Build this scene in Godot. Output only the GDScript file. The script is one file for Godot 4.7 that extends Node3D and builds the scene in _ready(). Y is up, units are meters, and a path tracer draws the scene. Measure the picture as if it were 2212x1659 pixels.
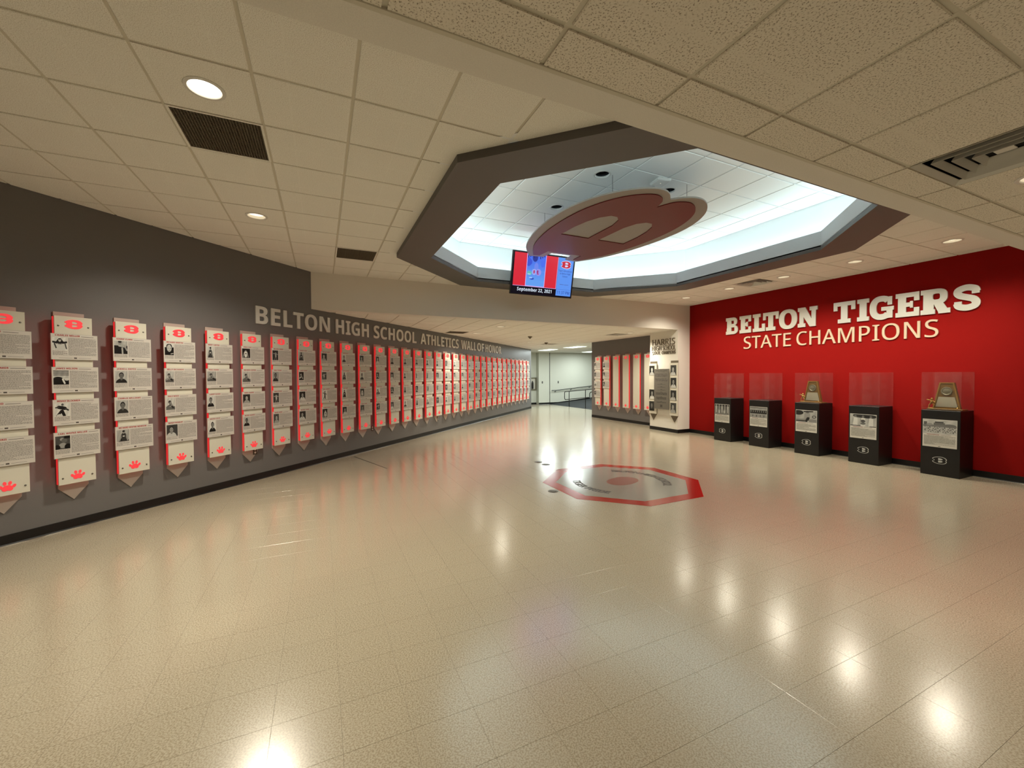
extends Node3D
# A school hall at night: grey wall of red-lit honor displays, red wall with trophy pedestals, octagonal ceiling cove with a hanging letter.
# Axes: x = u (to the right along the ceiling grid), z = -v (v runs into the picture), y up. Metres.

const EYE := 1.6815
const H := 3.6194        # main ceiling
const LOW := 2.9296      # hall and near ceiling
const RING := 3.5473     # underside of the grey ceiling ring
const TOP := 4.44        # raised ceiling inside the ring
const CU := 4.25         # centre of the octagon
const CV := 5.12
const WL := -8.733       # long grey wall: u - v = WL
const RED := 9.59        # red wall: u = RED
const HEAD := 8.58       # header wall: v = HEAD
const D := 0.6096        # ceiling grid
const FT := 0.3048       # floor tiles
const R2 := 1.41421356

var M := {}
var used := {}
var sans: SystemFont
var bold: SystemFont
var rng := RandomNumberGenerator.new()
var rbox_cache := {}

func _ready() -> void:
	# ---------- camera
	var cam := Camera3D.new()
	cam.name = "camera"
	cam.fov = rad_to_deg(2.0 * atan(829.5 / 889.1293))
	cam.near = 0.05
	cam.far = 100.0
	cam.transform = Transform3D(Basis(Vector3.UP, -0.4336) * Basis(Vector3.RIGHT, -0.0224) * Basis(Vector3.BACK, -0.0052), Vector3(0, EYE, 0))
	add_child(cam)
	cam.current = true
	# ---------- environment: a closed room at night, lit by its lamps only
	var env := Environment.new()
	env.background_mode = Environment.BG_COLOR
	env.background_color = Color(0, 0, 0)
	env.tonemap_mode = Environment.TONE_MAPPER_LINEAR
	env.tonemap_exposure = 1.0
	env.sdfgi_enabled = true
	env.ssao_enabled = true
	env.ssil_enabled = true
	var we := WorldEnvironment.new()
	we.name = "world_environment"
	we.environment = env
	add_child(we)
	rng.seed = 11
	sans = SystemFont.new()
	sans.font_names = PackedStringArray(["Droid Sans"])
	bold = SystemFont.new()
	bold.font_names = PackedStringArray(["Droid Sans"])
	bold.font_weight = 700
	make_materials()
	# ---------- large area lights: the eight cove lamps and the two lobby troffers, plus two unseen added panels
	cove_lights()
	lobby_lights()
	# ---------- large structure
	floors()
	walls()
	ceilings()
	ring()
	lobby()
	# ---------- objects
	hanging_letter()
	television()
	honor_displays()
	wall_lettering()
	harris_displays()
	pedestals()
	floor_emblem()
	small_fittings()

# lamp strength, all in one place
const E_DOWN := 7.7
const E_COVE := 1.15
const TILT := -0.45
const E_TROFFER := 6.5
const WARM := Color(1.0, 0.965, 0.88)
const COOL := Color(0.86, 0.97, 1.0)

# ============================================================ helpers
func W(u: float, y: float, v: float) -> Vector3:
	return Vector3(u, y, -v)

func numbered(called: String) -> String:
	if not used.has(called):
		used[called] = 0
		return called
	used[called] += 1
	return "%s_%03d" % [called, used[called]]

func tag(o: Node, label: String, category := "", group := "", kind := "") -> void:
	if label: o.set_meta("label", label)
	if category: o.set_meta("category", category)
	if group: o.set_meta("group", group)
	if kind: o.set_meta("kind", kind)

func thing(called: String, label: String, category: String, xf := Transform3D(), group := "") -> Node3D:
	var o := Node3D.new()
	o.name = numbered(called)
	o.transform = xf
	add_child(o)
	tag(o, label, category, group)
	return o

func struct(called: String, label: String, xf := Transform3D()) -> Node3D:
	var o := Node3D.new()
	o.name = called
	o.transform = xf
	add_child(o)
	tag(o, label, "", "", "structure")
	return o

func struct_mesh(called: String, label: String, mesh: Mesh, mat: Material, xf := Transform3D()) -> MeshInstance3D:
	var o := part(called, self, mesh, mat, xf)
	tag(o, label, "", "", "structure")
	return o

func part(called: String, parent: Node, mesh: Mesh, mat: Material, xf := Transform3D()) -> MeshInstance3D:
	var o := MeshInstance3D.new()
	o.name = called
	o.mesh = mesh
	o.material_override = mat
	o.transform = xf
	o.cast_shadow = GeometryInstance3D.SHADOW_CASTING_SETTING_ON
	parent.add_child(o, true)
	return o

func at(x: float, y: float, z: float) -> Transform3D:
	return Transform3D(Basis(), Vector3(x, y, z))

func on_left_wall(t: float, y := 0.0, off := 0.0) -> Transform3D:   # local x along the wall, y up, z out of it
	var u := (t * R2 + WL) / 2.0
	var v := (t * R2 - WL) / 2.0
	var b := Basis(Vector3(1, 0, -1) / R2, Vector3.UP, Vector3(1, 0, 1) / R2)
	return Transform3D(b, W(u, y, v) + b.z * off)

func facing_west(u: float, y := 0.0, v := 0.0) -> Transform3D:      # on a wall u = const that looks towards -u: local x = -v
	return Transform3D(Basis(Vector3(0, 0, 1), Vector3.UP, Vector3(-1, 0, 0)), W(u, y, v))

func flat_down(u: float, y: float, v: float) -> Transform3D:        # local z points down: for what is fixed under a ceiling; local x = u, local y = -v
	return Transform3D(Basis(Vector3(1, 0, 0), Vector3(0, 0, 1), Vector3(0, -1, 0)), W(u, y, v))

# ---------- meshes
func quad(st: SurfaceTool, a: Vector3, b: Vector3, c: Vector3, d: Vector3, n: Vector3, uv := []) -> void:
	# a b c d anticlockwise seen from n; Godot's front faces run clockwise
	if (b - a).cross(c - a).dot(n) < 0:
		var s := b; b = d; d = s
		if uv: uv = [uv[0], uv[3], uv[2], uv[1]]
	var p := [a, c, b, a, d, c]
	var k := [0, 2, 1, 0, 3, 2]
	for i in 6:
		st.set_normal(n)
		st.set_uv(uv[k[i]] if uv else Vector2(p[i].x, -p[i].y))
		st.add_vertex(p[i])

func tri(st: SurfaceTool, a: Vector3, b: Vector3, c: Vector3, n: Vector3) -> void:
	var p := [a, c, b] if (b - a).cross(c - a).dot(n) > 0 else [a, b, c]
	for q in p:
		st.set_normal(n)
		st.set_uv(Vector2(q.x, -q.y))
		st.add_vertex(q)

func begin() -> SurfaceTool:
	var st := SurfaceTool.new()
	st.begin(Mesh.PRIMITIVE_TRIANGLES)
	return st

func add_box(st: SurfaceTool, lo: Vector3, hi: Vector3, xf := Transform3D()) -> void:
	for ax in 3:
		for s in [-1.0, 1.0]:
			var n := Vector3.ZERO
			n[ax] = s
			var e := [(ax + 1) % 3, (ax + 2) % 3]
			var c := []
			for k in [[0, 0], [1, 0], [1, 1], [0, 1]]:
				var p := Vector3.ZERO
				p[ax] = hi[ax] if s > 0 else lo[ax]
				p[e[0]] = hi[e[0]] if k[0] else lo[e[0]]
				p[e[1]] = hi[e[1]] if k[1] else lo[e[1]]
				c.append(xf * p)
			quad(st, c[0], c[1], c[2], c[3], (xf.basis * n).normalized())

func box(lo: Vector3, hi: Vector3) -> ArrayMesh:
	var st := begin()
	add_box(st, lo, hi)
	return st.commit()

func rbox(lo: Vector3, hi: Vector3, b := 0.004) -> ArrayMesh:        # a box with chamfered edges
	var key := [lo, hi, b]
	if rbox_cache.has(key): return rbox_cache[key]
	var st := begin()
	var c := (lo + hi) / 2.0
	var h := (hi - lo) / 2.0
	b = minf(b, minf(h.x, minf(h.y, h.z)) * 0.8)
	var i := h - Vector3(b, b, b)
	for ax in 3:
		var e0 := (ax + 1) % 3
		var e1 := (ax + 2) % 3
		for s in [-1.0, 1.0]:
			var n := Vector3.ZERO
			n[ax] = s
			var q := []
			for k in [[-1, -1], [1, -1], [1, 1], [-1, 1]]:
				var p := Vector3.ZERO
				p[ax] = h[ax] * s
				p[e0] = i[e0] * k[0]
				p[e1] = i[e1] * k[1]
				q.append(c + p)
			quad(st, q[0], q[1], q[2], q[3], n)
		for s0 in [-1.0, 1.0]:                                         # edges that run along ax
			for s1 in [-1.0, 1.0]:
				var q := []
				for k in [[-1, 0], [1, 0], [1, 1], [-1, 1]]:
					var p := Vector3.ZERO
					p[ax] = i[ax] * k[0]
					p[e0] = (h[e0] if k[1] == 0 else i[e0]) * s0
					p[e1] = (i[e1] if k[1] == 0 else h[e1]) * s1
					q.append(c + p)
				var n := Vector3.ZERO
				n[e0] = s0
				n[e1] = s1
				quad(st, q[0], q[1], q[2], q[3], n.normalized())
	for sx in [-1.0, 1.0]:
		for sy in [-1.0, 1.0]:
			for sz in [-1.0, 1.0]:
				tri(st, c + Vector3(h.x * sx, i.y * sy, i.z * sz), c + Vector3(i.x * sx, h.y * sy, i.z * sz), c + Vector3(i.x * sx, i.y * sy, h.z * sz), Vector3(sx, sy, sz).normalized())
	rbox_cache[key] = st.commit()
	return rbox_cache[key]

func pts(flat: Array) -> PackedVector2Array:
	var p := PackedVector2Array()
	for k in range(0, flat.size(), 2):
		p.append(Vector2(flat[k], flat[k + 1]))
	return p

func rect(x0: float, y0: float, x1: float, y1: float) -> PackedVector2Array:
	return PackedVector2Array([Vector2(x0, y0), Vector2(x1, y0), Vector2(x1, y1), Vector2(x0, y1)])

func ellipse(cx: float, cy: float, rx: float, ry: float, n := 32, power := 1.0) -> PackedVector2Array:
	var p := PackedVector2Array()
	for k in n:
		var a := TAU * k / n
		p.append(Vector2(cx + rx * signf(cos(a)) * pow(absf(cos(a)), power), cy + ry * signf(sin(a)) * pow(absf(sin(a)), power)))
	return p

func area2(p: PackedVector2Array) -> float:
	var s := 0.0
	for k in p.size():
		s += p[k].cross(p[(k + 1) % p.size()])
	return s

func ccw(p: PackedVector2Array) -> PackedVector2Array:
	if area2(p) < 0:
		p = p.duplicate()
		p.reverse()
	return p

func add_prism(st: SurfaceTool, outer: PackedVector2Array, holes: Array, z0: float, z1: float, back := true) -> void:
	outer = ccw(outer)
	var pieces: Array = [outer]
	for hole in holes:                                                # cut through the middle of each hole, so that every piece stays simple
		var mid := Vector2.ZERO
		for q in hole: mid += q / hole.size()
		var next := []
		for p in pieces:
			for half in [rect(-500, -500, mid.x, 500), rect(mid.x, -500, 500, 500)]:
				for a in Geometry2D.intersect_polygons(p, half):
					if area2(a) <= 0: continue
					for b in Geometry2D.clip_polygons(a, hole):
						if area2(b) > 1e-9: next.append(b)
		pieces = next
	for p in pieces:
		var idx := Geometry2D.triangulate_polygon(p)
		for k in range(0, idx.size(), 3):
			var a: Vector2 = p[idx[k]]
			var b: Vector2 = p[idx[k + 1]]
			var c: Vector2 = p[idx[k + 2]]
			tri(st, Vector3(a.x, a.y, z1), Vector3(b.x, b.y, z1), Vector3(c.x, c.y, z1), Vector3.BACK)
			if back: tri(st, Vector3(a.x, a.y, z0), Vector3(b.x, b.y, z0), Vector3(c.x, c.y, z0), Vector3.FORWARD)
	var loops := [outer]
	for hole in holes:
		var r := ccw(hole).duplicate()
		r.reverse()
		loops.append(r)
	for p in loops:
		for k in p.size():
			var a: Vector2 = p[k]
			var b: Vector2 = p[(k + 1) % p.size()]
			if a.distance_to(b) < 1e-6: continue
			var n := Vector3(b.y - a.y, a.x - b.x, 0).normalized()
			quad(st, Vector3(a.x, a.y, z0), Vector3(b.x, b.y, z0), Vector3(b.x, b.y, z1), Vector3(a.x, a.y, z1), n)

func prism(outer: PackedVector2Array, holes: Array, z0: float, z1: float) -> ArrayMesh:
	var st := begin()
	add_prism(st, outer, holes, z0, z1)
	return st.commit()

func slab(poly: PackedVector2Array, holes: Array, y0: float, y1: float) -> ArrayMesh:   # polygon in (u, v), raised from y0 to y1, in world axes
	var st := begin()
	add_prism(st, poly, holes, y0, y1)
	var src := st.commit_to_arrays()
	var v: PackedVector3Array = src[Mesh.ARRAY_VERTEX]
	var n: PackedVector3Array = src[Mesh.ARRAY_NORMAL]
	for k in v.size():
		v[k] = Vector3(v[k].x, v[k].z, -v[k].y)
		n[k] = Vector3(n[k].x, n[k].z, -n[k].y)
	src[Mesh.ARRAY_VERTEX] = v
	src[Mesh.ARRAY_NORMAL] = n
	var m := ArrayMesh.new()
	m.add_surface_from_arrays(Mesh.PRIMITIVE_TRIANGLES, src)
	return m

func add_lathe(st: SurfaceTool, prof: Array, n := 24, xf := Transform3D()) -> void:   # prof: [radius, z] turned round local z
	for k in prof.size() - 1:
		var r0: float = prof[k][0]
		var z0: float = prof[k][1]
		var r1: float = prof[k + 1][0]
		var z1: float = prof[k + 1][1]
		var dn := Vector2(z1 - z0, -(r1 - r0)).normalized()
		for j in n:
			var a0 := TAU * j / n
			var a1 := TAU * (j + 1) / n
			var q := []
			for e in [[r0, z0, a0], [r0, z0, a1], [r1, z1, a1], [r1, z1, a0]]:
				q.append([xf * Vector3(e[0] * cos(e[2]), e[0] * sin(e[2]), e[1]), xf.basis * Vector3(dn.x * cos(e[2]), dn.x * sin(e[2]), dn.y)])
			var order := [0, 2, 1, 0, 3, 2]
			var fl: Vector3 = (q[2][0] - q[0][0]).cross(q[1][0] - q[3][0])
			if fl.dot(q[0][1]) > 0: order = [0, 1, 2, 0, 2, 3]
			for i in order:
				st.set_normal(q[i][1].normalized())
				st.set_uv(Vector2.ZERO)
				st.add_vertex(q[i][0])

func lathe(prof: Array, n := 24) -> ArrayMesh:
	var st := begin()
	add_lathe(st, prof, n)
	return st.commit()

func add_tube(st: SurfaceTool, path: Array, r: float, n := 8) -> void:
	for k in path.size() - 1:
		var a: Vector3 = path[k]
		var b: Vector3 = path[k + 1]
		var z := (b - a).normalized()
		var x := z.cross(Vector3.UP if absf(z.y) < 0.9 else Vector3.RIGHT).normalized()
		add_lathe(st, [[0.0001, 0.0], [r, 0.0], [r, a.distance_to(b)], [0.0001, a.distance_to(b)]], n, Transform3D(Basis(x, z.cross(x), z), a))

func add_ball(st: SurfaceTool, c: Vector3, r: Vector3, n := 12) -> void:
	var prof := []
	for k in n / 2 + 1:
		var a := PI * k / (n / 2) - PI / 2
		prof.append([maxf(cos(a), 0.0001), sin(a)])
	add_lathe(st, prof, n, Transform3D(Basis.from_scale(r), c))

# ---------- union of strokes, for the slab lettering
func unite(polys: Array) -> Array:      # [outer, [holes]]
	var all: Array = [ccw(polys[0])]
	for k in range(1, polys.size()):
		var add := ccw(polys[k])
		var rest := []
		var holes := []
		for p in all:
			if Geometry2D.is_polygon_clockwise(p):
				for q in Geometry2D.clip_polygons(ccw(p), add):
					var r: PackedVector2Array = q.duplicate()
					if not Geometry2D.is_polygon_clockwise(r): r.reverse()
					holes.append(r)
				continue
			var m := Geometry2D.merge_polygons(p, add)
			var outs := []
			for q in m:
				if Geometry2D.is_polygon_clockwise(q): holes.append(q)
				else: outs.append(q)
			if outs.size() == 1: add = outs[0]
			else: rest.append(p)
		all = [add] + rest + holes
	var outer: PackedVector2Array = all[0]
	var hs := []
	for p in all:
		if Geometry2D.is_polygon_clockwise(p): hs.append(ccw(p))
	return [outer, hs]

func arc(cx: float, cy: float, rx: float, ry: float, a0: float, a1: float, n := 18, pw := 1.0) -> PackedVector2Array:
	var p := PackedVector2Array()
	for k in n + 1:
		var a := deg_to_rad(lerpf(a0, a1, float(k) / n))
		p.append(Vector2(cx + rx * signf(cos(a)) * pow(absf(cos(a)), pw), cy + ry * signf(sin(a)) * pow(absf(sin(a)), pw)))
	return p

func stroke(path: PackedVector2Array, w: float) -> PackedVector2Array:
	return Geometry2D.offset_polyline(path, w / 2.0, Geometry2D.JOIN_ROUND, Geometry2D.END_BUTT)[0]

func slab_letter(ch: String, w: float) -> Array:   # height 1, width w
	var s := 0.27
	var e := 0.19
	match ch:
		"E": return unite([rect(0.08, 0, 0.08 + s, 1), rect(0, 1 - e, w, 1), rect(0, 0, w, e), rect(w - 0.17, 0.64, w, 1), rect(w - 0.17, 0, w, 0.36), rect(0.2, 0.41, w - 0.2, 0.59), rect(w - 0.3, 0.36, w - 0.2, 0.64)])
		"L": return unite([rect(0.09, 0, 0.09 + s, 1), rect(0, 1 - e, 0.46, 1), rect(0, 0, w, e), rect(w - 0.18, 0, w, 0.42)])
		"T": return unite([rect(w / 2 - s / 2, 0, w / 2 + s / 2, 1), rect(0, 1 - e, w, 1), rect(0, 0.6, 0.16, 1), rect(w - 0.16, 0.6, w, 1), rect(w / 2 - 0.26, 0, w / 2 + 0.26, e)])
		"I": return unite([rect(w / 2 - s / 2, 0, w / 2 + s / 2, 1), rect(0, 1 - e, w, 1), rect(0, 0, w, e)])
		"O": return [ellipse(w / 2, 0.5, w / 2, 0.52, 40, 0.85), [ellipse(w / 2, 0.5, w / 2 - 0.27, 0.33, 32, 0.9)]]
		"N": return unite([rect(0.08, 0, 0.28, 1), rect(w - 0.28, 0, w - 0.08, 1), pts([0, 1, 0.36, 1, w - 0.08, 0.0, w - 0.36, 0.0]), rect(0, 1 - e, 0.3, 1), rect(0, 0, 0.37, e), rect(w - 0.37, 1 - e, w, 1)])
		"B": return [unite([rect(0.08, 0, 0.4, 1), rect(0, 1 - e, 0.5, 1), rect(0, 0, 0.5, e), ellipse(0.42, 0.755, w - 0.47, 0.245, 32, 0.75), ellipse(0.42, 0.27, w - 0.42, 0.27, 32, 0.75), rect(0.3, 0.4, 0.55, 0.6)])[0], [rect(0.36, 0.62, w - 0.26, 0.81), rect(0.36, 0.19, w - 0.22, 0.41)]]
		"R": return [unite([rect(0.08, 0, 0.4, 1), rect(0, 1 - e, 0.52, 1), rect(0, 0, 0.44, e), ellipse(0.45, 0.69, w - 0.53, 0.31, 32, 0.75), rect(0.3, 0.4, 0.5, 0.6), pts([0.36, 0.5, 0.64, 0.5, w - 0.06, 0.12, w - 0.06, 0.0, 0.56, 0.0]), rect(0.54, 0, w, e)])[0], [ellipse((0.37 + w - 0.3) / 2, 0.69, (w - 0.67) / 2, 0.12, 20, 0.6)]]
		"G": return unite([stroke(arc(w / 2, 0.5, w / 2 - 0.135, 0.4, 42, 318, 30, 0.85), 0.25), rect(w - 0.25, 0.03, w - 0.04, 0.5), rect(w * 0.5, 0.36, w, 0.53), rect(w - 0.22, 0.6, w - 0.06, 0.96)])
		"S":
			var c := []
			for q in [[0.84, 0.7], [0.78, 0.82], [0.5, 0.885], [0.22, 0.82], [0.16, 0.7], [0.26, 0.59], [0.5, 0.51], [0.74, 0.43], [0.84, 0.3], [0.78, 0.175], [0.5, 0.115], [0.22, 0.175], [0.16, 0.3]]: c.append([q[0] * w, q[1]])
			var p := PackedVector2Array()
			for q in smooth(c, 0, c.size() - 1): p.append(Vector2(q[0], q[1]))
			return unite([stroke(p, 0.23), rect(w - 0.24, 0.63, w - 0.03, 0.8), rect(0.03, 0.2, 0.24, 0.37)])
	return [rect(0, 0, w, 1), []]

func word(parent: Node, s: String, font: Font, x0: float, x1: float, y0: float, y1: float, z0: float, depth: float, mat: Material) -> void:
	# raised letters, each its own part, fitted between x0 and x1 and between base line y0 and cap line y1
	var px := 0.01
	var first := 0.0
	var last := 0.0
	var place := []
	for k in s.length():
		var tm := TextMesh.new()
		tm.font = font
		tm.font_size = 100
		tm.pixel_size = px
		tm.depth = 1.0
		tm.text = s[k]
		tm.curve_step = 2.0
		tm.horizontal_alignment = HORIZONTAL_ALIGNMENT_LEFT
		var pen := font.get_string_size(s.substr(0, k), HORIZONTAL_ALIGNMENT_LEFT, -1, 100).x * px
		place.append([tm, pen])
		if s[k] == " ": continue
		var bb := tm.get_aabb()
		if k == 0: first = pen + bb.position.x
		last = pen + bb.end.x
	var hm := TextMesh.new()
	hm.font = font
	hm.font_size = 100
	hm.pixel_size = px
	hm.text = "H"
	var hb := hm.get_aabb()
	var sx := (x1 - x0) / (last - first)
	var sy := (y1 - y0) / hb.size.y
	for p in place:
		if p[0].text == " ": continue
		part("letter", parent, p[0], mat, Transform3D(Basis.from_scale(Vector3(sx, sy, depth)), Vector3(x0 + (p[1] - first) * sx, y0 - hb.position.y * sy, z0 + depth / 2.0)))

# ---------- text and pictures into images
func print_text(im: Image, font: Font, size: int, s: String, x: float, y: float, col: Color, centre := false, fit := 0.0) -> void:
	var ts := TextServerManager.get_primary_interface()
	var line := TextLine.new()
	line.add_string(s, font, size)
	var width := line.get_size().x
	var k := 1.0
	if fit > 0.0: k = fit / width
	if centre: x -= width * k / 2.0
	for g in ts.shaped_text_get_glyphs(line.get_rid()):
		var sz := Vector2i(g.font_size, 0)
		ts.font_render_glyph(g.font_rid, sz, g.index)
		var uv := ts.font_get_glyph_uv_rect(g.font_rid, sz, g.index)
		var off := ts.font_get_glyph_offset(g.font_rid, sz, g.index)
		if uv.size.x > 0:
			var src := ts.font_get_texture_image(g.font_rid, sz, ts.font_get_glyph_texture_idx(g.font_rid, sz, g.index))
			var w := int(ceil(uv.size.x * k))
			for j in int(uv.size.y):
				for i in w:
					var a := src.get_pixel(int(uv.position.x) + mini(int(i / k), int(uv.size.x) - 1), int(uv.position.y) + j).a
					var px := int(x + off.x * k) + i
					var py := int(y + off.y) + j
					if a > 0.02 and px >= 0 and py >= 0 and px < im.get_width() and py < im.get_height():
						im.set_pixel(px, py, im.get_pixel(px, py).lerp(col, a * col.a))
		x += g.advance * k

func text_block(im: Image, r: Rect2i, pitch: int, ink: Color, ragged := 0.2) -> void:   # small print, too small to read
	var y := r.position.y
	while y + pitch <= r.end.y:
		var x := r.position.x
		var stop := r.end.x
		if rng.randf() < ragged: stop = r.position.x + int(r.size.x * rng.randf_range(0.3, 0.9))
		while x < stop - 2:
			var w := mini(rng.randi_range(4, 13), stop - x)
			im.fill_rect(Rect2i(x, y, w, maxi(1, pitch - 2)), ink.lerp(Color(1, 1, 1), rng.randf() * 0.25))
			x += w + 2
		y += pitch

func draw(im: Image, r: Rect2i, ground: float, shapes: Array) -> void:   # a small grey picture: e = ellipse, l = limb, b = block; units of the rectangle
	for j in r.size.y:
		for i in r.size.x:
			var p := Vector2((i + 0.5) / r.size.x, (j + 0.5) / r.size.y)
			var t := ground + 0.05 * sin(p.x * 17.0 + p.y * 5.0) * ground
			for s in shapes:
				var d := 1.0
				if s[0] == "e": d = Vector2((p.x - s[1]) / s[3], (p.y - s[2]) / s[4]).length() - 1.0
				elif s[0] == "l":
					var a := Vector2(s[1], s[2])
					var b := Vector2(s[3], s[4])
					d = p.distance_to(Geometry2D.get_closest_point_to_segment(p, a, b)) / s[5] - 1.0
				elif s[0] == "b": d = -1.0 if p.x > s[1] and p.y > s[2] and p.x < s[3] and p.y < s[4] else 1.0
				if d < 0.0: t = s[s.size() - 1]
			t = clampf(t + rng.randf_range(-0.03, 0.03), 0.02, 0.95)
			im.set_pixel(r.position.x + i, r.position.y + j, Color(t, t, t * 0.97))

func portrait(kind: int) -> Array:   # [ground, shapes]
	var dark := rng.randf() < 0.5
	var g := rng.randf_range(0.08, 0.3) if dark else rng.randf_range(0.6, 0.85)
	var skin := rng.randf_range(0.5, 0.78) if dark else rng.randf_range(0.35, 0.6)
	var shirt := rng.randf_range(0.6, 0.85) if dark else rng.randf_range(0.06, 0.3)
	var x := 0.5 + rng.randf_range(-0.08, 0.08)
	if kind == 0:   # head and shoulders
		return [g, [["e", x, 1.05, 0.46, 0.42, shirt], ["l", x, 0.55, x, 0.68, 0.1, skin * 0.85], ["e", x, 0.36, 0.2, 0.24, 0.12], ["e", x, 0.43, 0.165, 0.22, skin], ["e", x - 0.07, 0.4, 0.03, 0.018, 0.12], ["e", x + 0.07, 0.4, 0.03, 0.018, 0.12], ["l", x - 0.05, 0.54, x + 0.05, 0.54, 0.012, 0.2]]]
	if kind == 1:   # running with the arms out
		var a := rng.randf_range(0.28, 0.5)
		return [g, [["l", x, 0.6, x - 0.22, 0.95, 0.07, shirt * 0.6], ["l", x, 0.6, x + 0.14, 0.97, 0.07, shirt * 0.6], ["l", x - 0.02, 0.34, x, 0.6, 0.13, shirt], ["l", x - 0.05, 0.32, 0.12, a, 0.045, skin], ["l", x + 0.05, 0.32, 0.9, 0.75 - a, 0.045, skin], ["e", x, 0.17, 0.085, 0.1, skin], ["e", x, 0.13, 0.09, 0.07, 0.12]]]
	if kind == 2:   # sitting player with a jersey
		return [g, [["e", x, 0.98, 0.4, 0.3, 0.15], ["l", x - 0.18, 0.42, x - 0.34, 0.9, 0.06, skin], ["l", x + 0.18, 0.42, x + 0.3, 0.9, 0.06, skin], ["l", x, 0.42, x, 0.78, 0.17, shirt], ["e", x, 0.2, 0.1, 0.14, skin], ["e", x, 0.12, 0.105, 0.08, 0.1], ["b", x - 0.08, 0.5, x + 0.08, 0.6, 1.0 - shirt]]]
	return [g, [["b", 0.0, 0.72, 1.0, 1.0, g * 0.5], ["l", 0.15, 0.75, 0.5, 0.55, 0.08, skin], ["l", 0.5, 0.55, 0.78, 0.8, 0.09, shirt], ["e", 0.42, 0.34, 0.16, 0.14, shirt], ["e", 0.36, 0.37, 0.06, 0.07, skin], ["l", 0.5, 0.4, 0.62, 0.6, 0.1, 0.5]]]

# ============================================================ materials
func noise_tex(seed_: int, freq: float, ramp: Array, size := 512, kind := FastNoiseLite.TYPE_SIMPLEX_SMOOTH, octaves := 3, normal := false, bump := 4.0) -> NoiseTexture2D:
	var n := FastNoiseLite.new()
	n.seed = seed_
	n.frequency = freq
	n.noise_type = kind
	n.fractal_octaves = octaves
	var t := NoiseTexture2D.new()
	t.width = size
	t.height = size
	t.seamless = true
	t.noise = n
	if normal:
		t.as_normal_map = true
		t.bump_strength = bump
	elif ramp:
		var g := Gradient.new()
		g.offsets = PackedFloat32Array(ramp[0])
		g.colors = PackedColorArray(ramp[1])
		t.color_ramp = g
	return t

func mat(called: String, col: Color, rough := 0.6, metal := 0.0) -> StandardMaterial3D:
	var m := StandardMaterial3D.new()
	m.resource_name = called
	m.albedo_color = col
	m.roughness = rough
	m.metallic = metal
	M[called] = m
	return m

func world_tex(m: StandardMaterial3D, t: Texture2D, per_metre: float) -> void:
	m.albedo_texture = t
	m.uv1_triplanar = true
	m.uv1_world_triplanar = true
	m.uv1_scale = Vector3.ONE * per_metre

func glow(called: String, col: Color, energy: float) -> StandardMaterial3D:
	var m := mat(called, col * 0.6, 0.5)
	m.emission_enabled = true
	m.emission = col
	m.emission_energy_multiplier = energy
	return m

func paint(called: String, col: Color, rough: float) -> StandardMaterial3D:   # rolled wall paint: an even coat with a fine stipple
	var m := mat(called, Color.WHITE, rough)
	world_tex(m, M.stipple, 2.0)
	m.albedo_color = col
	m.normal_enabled = true
	m.normal_texture = M.stipple_normal
	m.normal_scale = 0.25
	return m

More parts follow.
